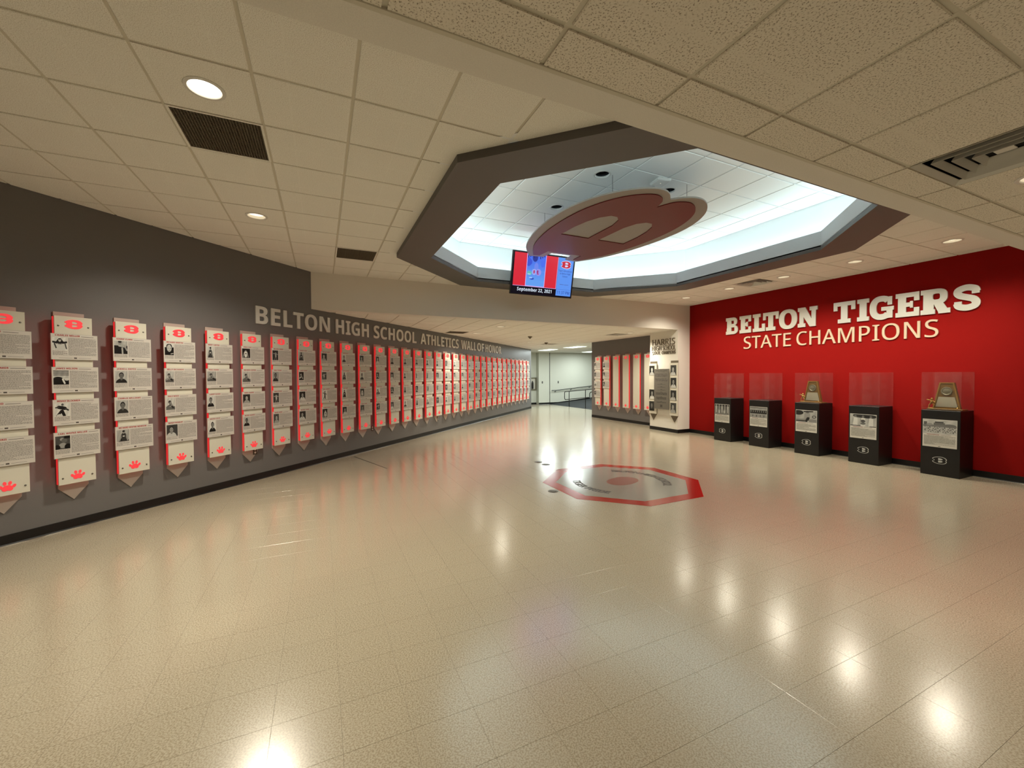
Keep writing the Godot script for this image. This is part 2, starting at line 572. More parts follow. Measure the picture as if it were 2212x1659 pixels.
func make_materials() -> void:
	M.stipple = noise_tex(3, 0.12, [[0.0, 1.0], [Color(0.95, 0.95, 0.95), Color(1, 1, 1)]], 512)
	M.stipple_normal = noise_tex(5, 0.16, [], 512, FastNoiseLite.TYPE_SIMPLEX_SMOOTH, 2, true, 3.0)
	var m := mat("ceiling_tile", Color(0.965, 0.955, 0.925), 0.95)
	world_tex(m, noise_tex(7, 0.09, [[0.0, 0.3, 0.42, 1.0], [Color(0.78, 0.76, 0.73), Color(0.9, 0.89, 0.87), Color(0.97, 0.97, 0.96), Color(1, 1, 1)]], 512, FastNoiseLite.TYPE_SIMPLEX, 3), 2.6)
	m.heightmap_enabled = false
	m = mat("fissured_tile", Color(0.92, 0.89, 0.84), 0.95)
	world_tex(m, noise_tex(8, 0.055, [[0.0, 0.17, 0.25, 0.4, 1.0], [Color(0.45, 0.42, 0.38), Color(0.6, 0.57, 0.53), Color(0.92, 0.91, 0.89), Color(0.97, 0.97, 0.96), Color(1, 1, 1)]], 1024, FastNoiseLite.TYPE_SIMPLEX, 3), 1.3)
	mat("ceiling_grid", Color(0.8, 0.775, 0.71), 0.6)
	mat("raised_grid", Color(0.8, 0.81, 0.8), 0.6)
	m = mat("raised_tile", Color(0.94, 0.94, 0.92), 0.95)
	world_tex(m, M.stipple, 3.0)
	mat("plenum", Color(0.1, 0.1, 0.1), 0.9)
	paint("plaster", Color(0.91, 0.89, 0.85), 0.7)
	paint("grey_wall", Color(0.425, 0.415, 0.41), 0.42)
	paint("red_wall", Color(0.57, 0.03, 0.012), 0.75).metallic_specular = 0.28
	paint("pale_wall", Color(0.82, 0.82, 0.76), 0.6)
	paint("white_wall", Color(0.93, 0.93, 0.92), 0.7)
	paint("ring_grey", Color(0.36, 0.345, 0.335), 0.5)
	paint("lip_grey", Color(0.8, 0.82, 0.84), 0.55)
	mat("rubber_base", Color(0.05, 0.045, 0.045), 0.35)
	m = mat("floor_tile", Color(0.755, 0.72, 0.635), 0.22)
	world_tex(m, noise_tex(21, 0.07, [[0.0, 0.3, 0.5, 0.7, 1.0], [Color(0.7, 0.67, 0.62), Color(0.84, 0.82, 0.79), Color(0.92, 0.91, 0.9), Color(0.97, 0.96, 0.95), Color(1, 1, 1)]], 1024, FastNoiseLite.TYPE_SIMPLEX, 4), 1.1)
	m.metallic_specular = 1.0
	m.clearcoat_enabled = true
	m.clearcoat = 0.6
	m.clearcoat_roughness = 0.17
	mat("floor_joint", Color(0.5, 0.46, 0.4), 0.8)
	m = mat("carpet", Color(0.2, 0.215, 0.22), 0.95)
	world_tex(m, noise_tex(31, 0.3, [[0.0, 1.0], [Color(0.7, 0.7, 0.7), Color(1, 1, 1)]], 256), 3.0)
	mat("white_metal", Color(0.84, 0.83, 0.8), 0.4)
	mat("dark_metal", Color(0.12, 0.11, 0.1), 0.45)
	mat("chrome", Color(0.6, 0.6, 0.6), 0.15, 1.0)
	mat("black_rail", Color(0.05, 0.05, 0.05), 0.35)
	mat("grille_core", Color(0.38, 0.34, 0.27), 0.7)
	mat("can_inside", Color(0.35, 0.35, 0.36), 0.25, 0.8)
	mat("black_satin", Color(0.045, 0.04, 0.04), 0.45)
	mat("back_board", Color(0.7, 0.66, 0.62), 0.6)
	mat("white_board", Color(0.82, 0.8, 0.74), 0.55)
	mat("screw", Color(0.5, 0.48, 0.45), 0.3, 0.9)
	mat("sign_grey", Color(0.6, 0.575, 0.55), 0.5)
	mat("sign_red", Color(0.43, 0.04, 0.035), 0.5)
	m = mat("brushed_metal", Color(0.92, 0.92, 0.88), 0.36, 0.45)
	m.normal_enabled = true
	m.normal_texture = M.stipple_normal
	m.normal_scale = 0.1
	m.uv1_triplanar = true
	m.uv1_scale = Vector3(1, 1, 1)
	mat("letter_silver", Color(0.86, 0.85, 0.83), 0.45, 0.1)
	mat("letter_cream", Color(0.82, 0.74, 0.64), 0.6)
	mat("letter_dark", Color(0.44, 0.4, 0.34), 0.5, 0.2)
	mat("gold", Color(0.66, 0.52, 0.26), 0.35, 0.7)
	mat("walnut", Color(0.4, 0.29, 0.11), 0.45)
	mat("pewter", Color(0.5, 0.48, 0.4), 0.45, 0.7)
	mat("plate", Color(0.68, 0.66, 0.58), 0.4, 0.4)
	mat("white_print", Color(0.75, 0.75, 0.73), 0.6)
	mat("vinyl_red", Color(0.66, 0.085, 0.06), 0.16)
	mat("vinyl_grey", Color(0.6, 0.585, 0.55), 0.16)
	mat("vinyl_ink", Color(0.2, 0.17, 0.15), 0.45)
	mat("vinyl_blush", Color(0.52, 0.29, 0.26), 0.3)
	mat("vinyl_pale", Color(0.62, 0.5, 0.46), 0.3)
	mat("brass_cover", Color(0.33, 0.3, 0.25), 0.35, 0.5)
	m = mat("acrylic", Color(0.95, 0.97, 0.97, 0.006), 0.03)
	m.transparency = BaseMaterial3D.TRANSPARENCY_ALPHA
	m.metallic_specular = 0.32
	glow("red_light", Color(1.0, 0.2, 0.21), 0.6)
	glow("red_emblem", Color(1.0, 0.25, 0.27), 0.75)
	glow("lamp_face", Color(1.0, 0.93, 0.8), 2.2)
	glow("lamp_bright", Color(1.0, 0.97, 0.9), 8.0)
	glow("tube_face", COOL, 3.0)
	glow("troffer_face", Color(0.95, 1.0, 0.95), 3.0)

# ============================================================ lamps
func octagon(half: float, ch: float) -> PackedVector2Array:
	return pts([CU - half, CV - ch, CU - ch, CV - half, CU + ch, CV - half, CU + half, CV - ch, CU + half, CV + ch, CU + ch, CV + half, CU - ch, CV + half, CU - half, CV + ch])

func cove_lights() -> void:
	# a fluorescent batten on the shelf behind each side of the ring, hidden from below by the lip
	var o := octagon(2.98, 1.54)
	var where := ["nearest short slanting side", "side nearest the camera", "slanting side by the red wall", "side along the red wall", "slanting side before the pillar", "side above the television", "slanting side before the stepped wall", "side towards the long grey wall"]
	for k in 8:
		var a := o[k]
		var b := o[(k + 1) % 8]
		var c := (a + b) / 2.0
		var l := a.distance_to(b) - 0.14
		var d := (b - a).normalized()
		var xf := Transform3D(Basis(Vector3(d.x, 0, -d.y), Vector3.UP, Vector3(d.x, 0, -d.y).cross(Vector3.UP)), W(c.x, 3.62, c.y))
		var t := thing("cove_light", "cool white batten lamp lying in the ceiling cove, " + where[k], "light", xf, "cove lamps round the octagon")
		part("housing", t, rbox(Vector3(-l / 2, 0, -0.06), Vector3(l / 2, 0.1, 0.06)), M.white_metal)
		var st := begin()
		add_lathe(st, [[0.0001, 0], [0.016, 0], [0.016, l - 0.06], [0.0001, l - 0.06]], 12, Transform3D(Basis(Vector3.UP, Vector3.BACK, Vector3.RIGHT), Vector3(-l / 2 + 0.03, 0.125, 0)))
		part("tube", t, st.commit(), M.tube_face)
		var al := AreaLight3D.new()
		al.name = "lamp"
		al.area_size = Vector2(l, 0.08)
		al.light_color = COOL
		al.light_energy = E_COVE * l / 2.0
		al.shadow_enabled = true
		al.transform = Transform3D(Basis(Vector3(1, 0, 0), TILT) * Basis(Vector3(1, 0, 0), Vector3(0, 0, 1), Vector3(0, -1, 0)), Vector3(0, 0.165, 0))
		t.add_child(al)

func lobby_lights() -> void:
	for k in 4:
		var c: Array = [[10.34, 18.04], [10.43, 15.74], [13.4, 16.2], [13.4, 18.6]][k]  # the last two are unseen, added only to brighten the pale wall
		var t := thing("troffer_light", ["bright white recessed ceiling panel at the end of the hall, before the pale wall", "bright white recessed ceiling panel above the ramp rail, nearer the grey display wall", "unseen white fill panel added over the ramp, behind the grey hall wall", "unseen white fill panel added over the ramp, nearer the far pale wall"][k], "light", flat_down(c[0], LOW - 0.006, c[1]), "bright lobby ceiling panels")
		part("frame", t, prism(rect(-0.31, -0.61, 0.31, 0.61), [rect(-0.28, -0.58, 0.28, 0.58)], 0, 0.014), M.white_metal)
		part("diffuser", t, rbox(Vector3(-0.285, -0.585, 0.0), Vector3(0.285, 0.585, 0.01), 0.003), M.troffer_face)
		var al := AreaLight3D.new()
		al.name = "lamp"
		al.area_size = Vector2(0.56, 1.16)
		al.light_color = Color(0.95, 1.0, 1.0)
		al.light_energy = E_TROFFER * (1.0 if k < 2 else 1.2)
		al.shadow_enabled = true
		al.transform = Transform3D(Basis(Vector3.UP, PI), Vector3(0, 0, 0.03))
		t.add_child(al)

func downlight(label: String, u: float, y: float, v: float, energy: float, face := "lamp_face", lit := true, col := WARM) -> void:
	var t := thing("downlight", label, "light", flat_down(u, y, v), "recessed downlights")
	part("trim_ring", t, lathe([[0.1, -0.004], [0.12, 0.0], [0.12, 0.004], [0.098, 0.007], [0.094, 0.0], [0.094, -0.06]], 32), M.white_metal)
	part("reflector", t, lathe([[0.096, 0.0], [0.09, -0.05], [0.075, -0.12], [0.0001, -0.13]], 28), M.white_metal if lit else M.can_inside)
	if not lit:
		part("bulb", t, lathe([[0.03, -0.125], [0.045, -0.09], [0.04, -0.05], [0.0001, -0.04]], 18), M.dark_metal)
		return
	part("lens", t, lathe([[0.09, -0.03], [0.05, -0.022], [0.0001, -0.02]], 28), M[face])
	var s := SpotLight3D.new()
	s.name = "lamp"
	s.light_color = col
	s.light_energy = energy
	s.spot_angle = 72.0
	s.spot_angle_attenuation = 0.9
	s.spot_range = 30.0
	s.spot_attenuation = 2.0
	s.light_size = 0.12
	s.shadow_enabled = true
	s.transform = Transform3D(Basis(Vector3.UP, PI), Vector3(0, 0, 0.012))
	t.add_child(s)

# ============================================================ setting
func in_view(u: float, v: float, y: float) -> Array:    # [depth, inside the frame]
	var p := Transform3D(Basis(Vector3.UP, -0.4336) * Basis(Vector3.RIGHT, -0.0224) * Basis(Vector3.BACK, -0.0052), Vector3(0, EYE, 0)).affine_inverse() * W(u, y, v)
	if p.z > -0.2: return [0.0, false]
	return [-p.z, absf(p.x / p.z) < 1.28 and absf(p.y / p.z) < 0.97]

func floors() -> void:
	var poly := pts([-13.8, -5.1, 9.7, -5.1, 9.7, 13.3, 17.1, 13.3, 17.1, 20.8, 7.3, 20.8, 7.3, 16.3])
	var f := struct("floor", "glossy beige speckled vinyl tile floor")
	part("joint_bed", f, slab(poly, [], -0.2, -0.0015), M.floor_joint)
	var near := []
	var rest := []
	var inner := Geometry2D.offset_polygon(poly, -0.01)[0]
	for i in range(-52, 52):
		for j in range(-22, 64):
			var u := 1.8935 + (i + 0.5) * FT
			var v := 1.334 + (j + 0.5) * FT
			if not Geometry2D.is_point_in_polygon(Vector2(u, v), poly) or u - v < WL - 0.3: continue
			var e := in_view(u, v, 0.0)
			if e[1]: near.append([e[0], u, v])
			else: rest.append([0.0, u, v])
	near.sort_custom(func(a, b): return a[0] < b[0])
	var g := FT / 2.0 - 0.0005
	var tile := rbox(Vector3(-g, -0.004, -g), Vector3(g, 0.0, g), 0.0003)
	var tones := []
	for k in 4:
		var m: StandardMaterial3D = M.floor_tile.duplicate()
		m.albedo_color = M.floor_tile.albedo_color * (0.995 + 0.0025 * k)
		m.uv1_offset = Vector3(0.37 * k, 0.0, 0.61 * k)
		tones.append(m)
	for k in mini(300, near.size()):
		part("floor_tile", f, tile, tones[rng.randi() % 4], Transform3D(Basis(Vector3.UP, PI / 2 * (rng.randi() % 4)), W(near[k][1], 0.0, near[k][2])))
	for k in range(300, near.size()): rest.append(near[k])
	var mm := MultiMesh.new()
	mm.transform_format = MultiMesh.TRANSFORM_3D
	mm.mesh = tile
	mm.instance_count = rest.size()
	for k in rest.size():
		mm.set_instance_transform(k, Transform3D(Basis(), W(rest[k][1], 0.0, rest[k][2])))
	var mi := MultiMeshInstance3D.new()
	mi.name = "distant_floor_tiles"
	mi.multimesh = mm
	mi.material_override = M.floor_tile
	mi.set_meta("kind", "stuff")
	f.add_child(mi)

func walls() -> void:
	# the long grey wall at 45 degrees to the grid
	struct_mesh("wall_left", "long dark grey wall carrying the honor displays", box(Vector3(-8.5, 0, -0.25), Vector3(19.6, H + 0.1, 0)), M.grey_wall, on_left_wall(0))
	struct_mesh("wall_right", "bright red painted wall", box(Vector3(RED, 0, -HEAD), Vector3(RED + 0.2, H + 0.1, 5.0)), M.red_wall)
	struct_mesh("wall_back", "cream wall behind the camera", box(Vector3(-14, 0, 5.0), Vector3(RED + 0.2, H + 0.1, 5.2)), M.plaster)
	struct_mesh("wall_header", "cream plaster header over the hall opening", box(Vector3(-0.17, LOW, -HEAD - 0.2), Vector3(9.13, H + 0.1, -HEAD)), M.plaster)
	struct_mesh("wall_pillar", "cream pillar between the red wall and the grey hall wall", box(Vector3(9.13, 0, -9.66), Vector3(RED + 0.25, H + 0.1, -HEAD)), M.plaster)
	struct_mesh("wall_hall", "dark grey hall wall with six display columns", box(Vector3(9.65, 0, -13.37), Vector3(9.85, LOW + 0.1, -9.66)), M.grey_wall)
	struct_mesh("wall_far", "pale wall at the end of the hall", box(Vector3(11.05, 0, -20.6), Vector3(17.2, LOW + 0.1, -20.3)), M.pale_wall)
	struct_mesh("wall_alcove", "pale recessed wall holding the extinguisher cabinet", box(Vector3(7.2, 0, -20.9), Vector3(11.15, LOW + 0.1, -20.6)), M.pale_wall)
	struct_mesh("wall_lobby", "pale lobby wall beyond the ramp", box(Vector3(17.0, 0, -20.7), Vector3(17.2, LOW + 0.1, -13.2)), M.pale_wall)
	struct_mesh("wall_lobby_near", "pale lobby wall behind the grey hall wall", box(Vector3(9.85, 0, -13.37), Vector3(17.2, LOW + 0.1, -13.17)), M.pale_wall)
	struct_mesh("wall_corridor", "pale wall closing the side corridor", box(Vector3(7.2, 0, -20.9), Vector3(7.4, LOW + 0.1, -16.2)), M.pale_wall)
	# black rubber cove base
	var base := func(length: float) -> ArrayMesh:
		var st := begin()
		add_prism(st, pts([0, 0, 0.016, 0, 0.009, 0.012, 0.007, 0.1, 0, 0.102]), [], 0, length)
		return st.commit()
	var run := func(called: String, label: String, length: float, xf: Transform3D) -> void:   # local x along the wall, z out of it
		struct_mesh(called, label, base.call(length), M.rubber_base, xf * Transform3D(Basis(Vector3(0, 0, 1), Vector3.UP, Vector3(-1, 0, 0)), Vector3(length, 0, 0)))
	run.call("baseboard_left", "black rubber base along the long grey wall", 28.1, on_left_wall(-8.5, 0, 0))
	run.call("baseboard_right", "black rubber base along the red wall", 13.58, facing_west(RED, 0, HEAD))
	run.call("baseboard_pillar", "black rubber base on the display side of the pillar", 1.09, facing_west(9.13, 0, 9.66))
	run.call("baseboard_pillar_front", "black rubber base on the front of the pillar", 0.46, at(9.122, 0, -HEAD))
	run.call("baseboard_hall", "black rubber base along the grey hall wall", 3.71, facing_west(9.65, 0, 13.37))
	run.call("baseboard_far", "black rubber base along the far pale wall", 0.75, at(11.05, 0, -20.3))
	run.call("baseboard_alcove", "black rubber base in the alcove", 3.9, at(7.4, 0, -20.6))
	var st := begin()
	add_prism(st, pts([0, 0, 0, 0.1, 0.5, 0.1, 5.2, 0.53, 5.2, 0.43, 0.4, 0.0]), [], 0, 0.012)
	struct_mesh("baseboard_ramp", "black base rising beside the ramp", st.commit(), M.rubber_base, at(11.8, 0, -20.3))
	struct_mesh("trim_3", "dark vertical joint in the far wall", rbox(Vector3(11.745, 0.1, -20.3), Vector3(11.775, LOW, -20.285)), M.dark_metal)
	# dropped beam between the near ceiling and the main ceiling, with its metal edge trim
	struct_mesh("ceiling_beam", "cream plaster beam where the ceiling steps up", box(Vector3(-10.5, LOW, -1.65), Vector3(RED, H + 0.1, -1.502)), M.plaster)
	struct_mesh("trim_1", "narrow metal edge trim along the beam", rbox(Vector3(-10.5, LOW - 0.004, -1.499), Vector3(RED, LOW + 0.012, -1.477), 0.002), M.ceiling_grid)

func tiles(c: Node3D, region: PackedVector2Array, cut: Array, u0: float, v0: float, y: float, tile_mat: Material, grid_mat: Material, holes: Array, gaps: Array) -> void:
	# lay-in tiles, each its own part, a little below the grid that carries them
	var lo := region[0]
	var hi := region[0]
	for p in region:
		lo = Vector2(minf(lo.x, p.x), minf(lo.y, p.y))
		hi = Vector2(maxf(hi.x, p.x), maxf(hi.y, p.y))
	var i0 := int(floor((lo.x - u0) / D))
	var i1 := int(ceil((hi.x - u0) / D))
	var j0 := int(floor((lo.y - v0) / D))
	var j1 := int(ceil((hi.y - v0) / D))
	var g := 0.010
	var whole: ArrayMesh
	var drilled: ArrayMesh
	var hw := D / 2 - g
	whole = rbox(Vector3(-hw, 0, -hw), Vector3(hw, 0.016, hw), 0.004)
	drilled = slab(rect(-hw, -hw, hw, hw), [ellipse(0, 0, 0.099, 0.099, 32)], 0, 0.016)
	for i in range(i0, i1):
		for j in range(j0, j1):
			var cu := u0 + (i + 0.5) * D
			var cv := v0 + (j + 0.5) * D
			var skip := false
			for gp in gaps:
				if absf(gp[0] - cu) < 0.2 and absf(gp[1] - cv) < 0.2: skip = true
			if skip: continue
			var cell := rect(cu - hw, cv - hw, cu + hw, cv + hw)
			var bits := Geometry2D.intersect_polygons(cell, region)
			if cut:
				var left := []
				for b in bits:
					for q in Geometry2D.clip_polygons(b, cut[0]): left.append(q)
				bits.assign(left)
			for b in bits:
				var ar := absf(area2(b)) / 2.0
				if ar < 0.004: continue
				if ar > 4 * hw * hw - 0.0005:
					var hole := false
					for hl in holes:
						if absf(hl[0] - cu) < 0.2 and absf(hl[1] - cv) < 0.2: hole = true
					part("ceiling_tile", c, drilled if hole else whole, tile_mat, Transform3D(Basis(), W(cu, y, cv)))
				else:
					var local := PackedVector2Array()
					for q in b: local.append(q - Vector2(cu, cv))
					part("ceiling_tile", c, slab(local, [], 0, 0.016), tile_mat, Transform3D(Basis(), W(cu, y, cv)))
	var st := begin()
	for i in range(i0, i1 + 1):
		for r in clip_line(region, cut, true, u0 + i * D):
			add_box(st, Vector3(u0 + i * D - 0.013, y + 0.007, -r[1]), Vector3(u0 + i * D + 0.013, y + 0.03, -r[0]))
	for j in range(j0, j1 + 1):
		for r in clip_line(region, cut, false, v0 + j * D):
			add_box(st, Vector3(r[0], y + 0.0075, -(v0 + j * D) - 0.013), Vector3(r[1], y + 0.03, -(v0 + j * D) + 0.013))
	part("ceiling_grid", c, st.commit(), grid_mat)

func clip_line(region: PackedVector2Array, cut: Array, along_v: bool, at_: float) -> Array:
	var strip := rect(at_ - 0.002, -60, at_ + 0.002, 60) if along_v else rect(-60, at_ - 0.002, 60, at_ + 0.002)
	var bits := Geometry2D.intersect_polygons(strip, region)
	var out := []
	for b in bits:
		var pieces := [b]
		if cut: pieces = Geometry2D.clip_polygons(b, cut[0])
		for q in pieces:
			var lo := 1e9
			var hi := -1e9
			for p in q:
				var k: float = p.y if along_v else p.x
				lo = minf(lo, k)
				hi = maxf(hi, k)
			if hi - lo > 0.02: out.append([lo, hi])
	return out

const GU := -2.2093
const GV := 2.5074
func gu(i: int) -> float: return GU + (i + 0.5) * D
func gv(j: int) -> float: return GV + (j + 0.5) * D

func ceilings() -> void:
	var c := struct("ceiling", "main ceiling of square acoustic tiles in a grid")
	var lefts := [[gu(2), gv(1)], [gu(2), gv(5)]]
	var rights := [[gu(17), gv(0)], [gu(17), gv(2)], [gu(17), gv(4)], [gu(17), gv(6)], [gu(17), gv(8)]]
	var grilles := [[gu(2), gv(2)], [gu(4), gv(7)]]
	var vent := [gu(17), gv(5)]
	var region := pts([1.65 + WL + 0.01, 1.65, RED - 0.005, 1.65, RED - 0.005, HEAD, HEAD + WL + 0.01, HEAD])
	tiles(c, region, [octagon(3.1, 1.61)], GU, GV, H, M.ceiling_tile, M.ceiling_grid, lefts + rights, grilles + [vent])
	part("deck", c, slab(pts([-8, 1.5, RED + 0.2, 1.5, RED + 0.2, HEAD + 0.2, -0.2, HEAD + 0.2]), [octagon(3.25, 1.66)], H + 0.25, H + 0.3), M.plenum)
	downlight("bright recessed downlight with clear bulbs beside the larger dark return grille", lefts[0][0], H, lefts[0][1], E_DOWN * 1.65, "lamp_bright")
	downlight("recessed downlight beyond the large grille, towards the step in the grey wall", lefts[1][0], H, lefts[1][1], E_DOWN * 1.4)
	var names := ["nearest the beam", "second from the beam", "before the black vent", "just beyond the small black vent", "nearest the cream pillar"]
	for k in 5:
		downlight("recessed downlight in the row along the red wall, " + names[k], rights[k][0], H, rights[k][1], E_DOWN * 0.8)
	return_grille("large dark return grille in the main ceiling beside the bright downlight", grilles[0][0], H, grilles[0][1])
	return_grille("dark return grille in the main ceiling near the ring's far corner", grilles[1][0], H, grilles[1][1])
	diffuser("small black-throated air vent among the downlights along the red wall", vent[0], H, vent[1])
	# near ceiling, over the camera
	var n := struct("ceiling_near", "lower near ceiling of fissured acoustic tiles")
	var nu := 0.8215
	var nv := 1.281
	var nd := [nu + 5.5 * D, nv - 0.5 * D]
	var slot := [nu + 4.5 * D, nv - 0.5 * D]
	tiles(n, pts([-4, -1.2, RED - 0.005, -1.2, RED - 0.005, 1.478, -4, 1.478]), [], nu, nv, LOW, M.fissured_tile, M.ceiling_grid, [nd], [slot])
	part("deck", n, slab(pts([-14, -5.1, RED + 0.2, -5.1, RED + 0.2, 1.52, -10, 1.52]), [], LOW + 0.25, LOW + 0.3), M.plenum)
	part("plain_panel", n, slab(pts([-14, -5.1, RED, -5.1, RED, -1.2, -4, -1.2, -4, 1.478, -10.4, 1.478]), [], LOW, LOW + 0.02), M.fissured_tile)
	downlight("recessed downlight in the low near ceiling beside the slotted vent", nd[0], LOW, nd[1], E_DOWN * 0.8)
	diffuser("large slotted air vent in the low near ceiling", slot[0], LOW, slot[1])
	# lamps of the same kind behind the camera
	for k in 4:
		downlight(["recessed downlight of the near ceiling behind the camera, towards the grey wall", "recessed downlight of the near ceiling behind the camera, in the middle", "recessed downlight of the near ceiling behind the camera, towards the red wall", "recessed downlight of the near ceiling far behind the camera"][k], [-5.5, -1.5, 6.5, 1.5][k], LOW, [-2.0, -2.4, -2.2, -4.0][k], E_DOWN * 0.45)
	# hall ceiling beyond the header
	var hc := struct("ceiling_hall", "low hall ceiling of square acoustic tiles")
	var hu := 4.23 - D / 2
	var hv := 9.82 - D / 2
	var hl := [[4.23, 9.82], [4.23, 9.82 + 3 * D], [4.23 + 7 * D, 9.82], [4.23 + 7 * D, 9.82 + 5 * D], [4.23 + 5 * D, 9.82 + 7 * D], [4.23 + 8 * D, 9.82 + 11 * D]]
	var hg := [[4.23 - D, 9.82 + 3 * D], [4.23 + 7 * D, 9.82 + D], [4.23 + 7 * D, 9.82 + 8 * D]]
	tiles(hc, pts([HEAD + 0.2 + WL + 0.01, HEAD + 0.2, 9.64, HEAD + 0.2, 9.64, 18.3, 18.3 + WL, 18.3]), [], hu, hv, LOW, M.ceiling_tile, M.ceiling_grid, hl, hg)
	part("lobby_panel", hc, slab(pts([9.65, 13.3, 17.2, 13.3, 17.2, 20.8, 7.2, 20.8, 7.2, 18.3, 9.65, 18.3]), [], LOW, LOW + 0.02), M.ceiling_tile)
	part("deck", hc, slab(pts([-0.5, HEAD + 0.1, 17.2, HEAD + 0.1, 17.2, 20.9, 7, 20.9]), [], LOW + 0.25, LOW + 0.3), M.plenum)
	var hn := ["nearest the header, over the start of the hall", "next to the dark hall grille", "before the black vent by the pillar", "above the end of the hall wall displays", "over the middle of the hall", "close before the bright lobby panel"]
	for k in 6:
		downlight("recessed downlight in the low hall ceiling, " + hn[k], hl[k][0], LOW, hl[k][1], E_DOWN * [1.0, 1.0, 1.0, 0.7, 0.7, 0.5][k])
	return_grille("dark return grille in the low hall ceiling over the wall lettering", hg[0][0], LOW, hg[0][1])
	diffuser("black-throated air vent in the hall ceiling before the pillar", hg[1][0], LOW, hg[1][1])
	diffuser("black-throated air vent in the hall ceiling by the end of the hall wall", hg[2][0], LOW, hg[2][1])
	# raised ceiling
	var r := struct("ceiling_raised", "raised white tile ceiling inside the octagon")
	var cans := [[3.2545 + 0.5 * D, 4.988 - 0.5 * D], [3.2545 + 0.5 * D, 4.988 + 1.5 * D], [3.2545 + 2.5 * D, 4.988 - 0.5 * D], [3.2545 + 2.5 * D, 4.988 + 1.5 * D]]
	tiles(r, octagon(3.12, 1.615), [], 3.2545, 4.988, TOP, M.raised_tile, M.raised_grid, cans, [])
	part("deck", r, slab(octagon(3.3, 1.7), [], TOP + 0.2, TOP + 0.25), M.plenum)
	var cn := ["nearest the ring's near edge", "farther one, over the television side", "beside the hanging letter's lobes", "hidden behind the hanging letter"]
	for k in 4:
		downlight("unlit dark downlight can in the raised ceiling, " + cn[k], cans[k][0], TOP, cans[k][1], 0.0, "", false)

func ring() -> void:
	struct_mesh("ceiling_ring", "dark grey octagonal soffit ring round the raised ceiling", slab(octagon(3.14, 1.6), [octagon(2.64, 1.395)], RING, 3.62), M.ring_grey)
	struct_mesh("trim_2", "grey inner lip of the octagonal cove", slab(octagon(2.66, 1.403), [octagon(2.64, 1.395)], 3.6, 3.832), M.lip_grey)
	struct_mesh("wall_cove", "white upright wall of the octagonal cove", slab(octagon(3.24, 1.66), [octagon(3.13, 1.615)], 3.6195, TOP + 0.1), M.white_wall)

func return_grille(label: String, u: float, y: float, v: float) -> void:
	var t := thing("return_grille", label, "air grille", flat_down(u, y, v), "return air grilles")
	part("frame", t, prism(rect(-0.302, -0.302, 0.302, 0.302), [rect(-0.285, -0.285, 0.285, 0.285)], -0.014, 0.003), M.ceiling_tile)
	part("backing", t, box(Vector3(-0.3, -0.3, -0.08), Vector3(0.3, 0.3, -0.07)), M.dark_metal)
	var st := begin()
	for k in range(-14, 15):
		add_box(st, Vector3(k * 0.02 - 0.0025, -0.287, -0.014), Vector3(k * 0.02 + 0.0025, 0.287, 0.0))
		add_box(st, Vector3(-0.287, k * 0.02 - 0.0025, -0.014), Vector3(0.287, k * 0.02 + 0.0025, -0.0003))
	part("core", t, st.commit(), M.grille_core)

func diffuser(label: String, u: float, y: float, v: float) -> void:   # a square cone diffuser
	var t := thing("air_vent", label, "air vent", flat_down(u, y, v), "square ceiling air vents")
	part("throat", t, box(Vector3(-0.24, -0.24, -0.11), Vector3(0.24, 0.24, -0.1)), M.plenum)
	for k in 4:
		var a: float = [0.302, 0.232, 0.165, 0.1][k]
		var b: float = a - ([0.03, 0.018, 0.018, 0.018][k])
		var st := begin()
		for s in 4:
			var rot := Transform3D(Basis(Vector3.BACK, PI / 2 * s), Vector3.ZERO)
			var z0 := 0.002
			var z1 := -0.02 if k == 0 else -0.035
			var q := [Vector3(-a, -a, z0), Vector3(a, -a, z0), Vector3(b, -b, z1), Vector3(-b, -b, z1)]
			var n := Vector3(0, -0.4, 1).normalized()
			quad(st, rot * q[0], rot * q[1], rot * q[2], rot * q[3], rot * Vector3(0, (z1 - z0), -(a - b)).normalized() * -1.0)
			var e := Vector3(0, 0, -0.004)
			quad(st, rot * (q[0] + e), rot * (q[1] + e), rot * (q[2] + e), rot * (q[3] + e), rot * Vector3(0, (z1 - z0), -(a - b)).normalized())
			quad(st, rot * q[0], rot * q[1], rot * (q[1] + e), rot * (q[0] + e), rot * Vector3(0, -1, 0))
		part("cone", t, st.commit(), M.white_metal)
	part("centre_plate", t, rbox(Vector3(-0.04, -0.04, -0.03), Vector3(0.04, 0.04, -0.024)), M.white_metal)

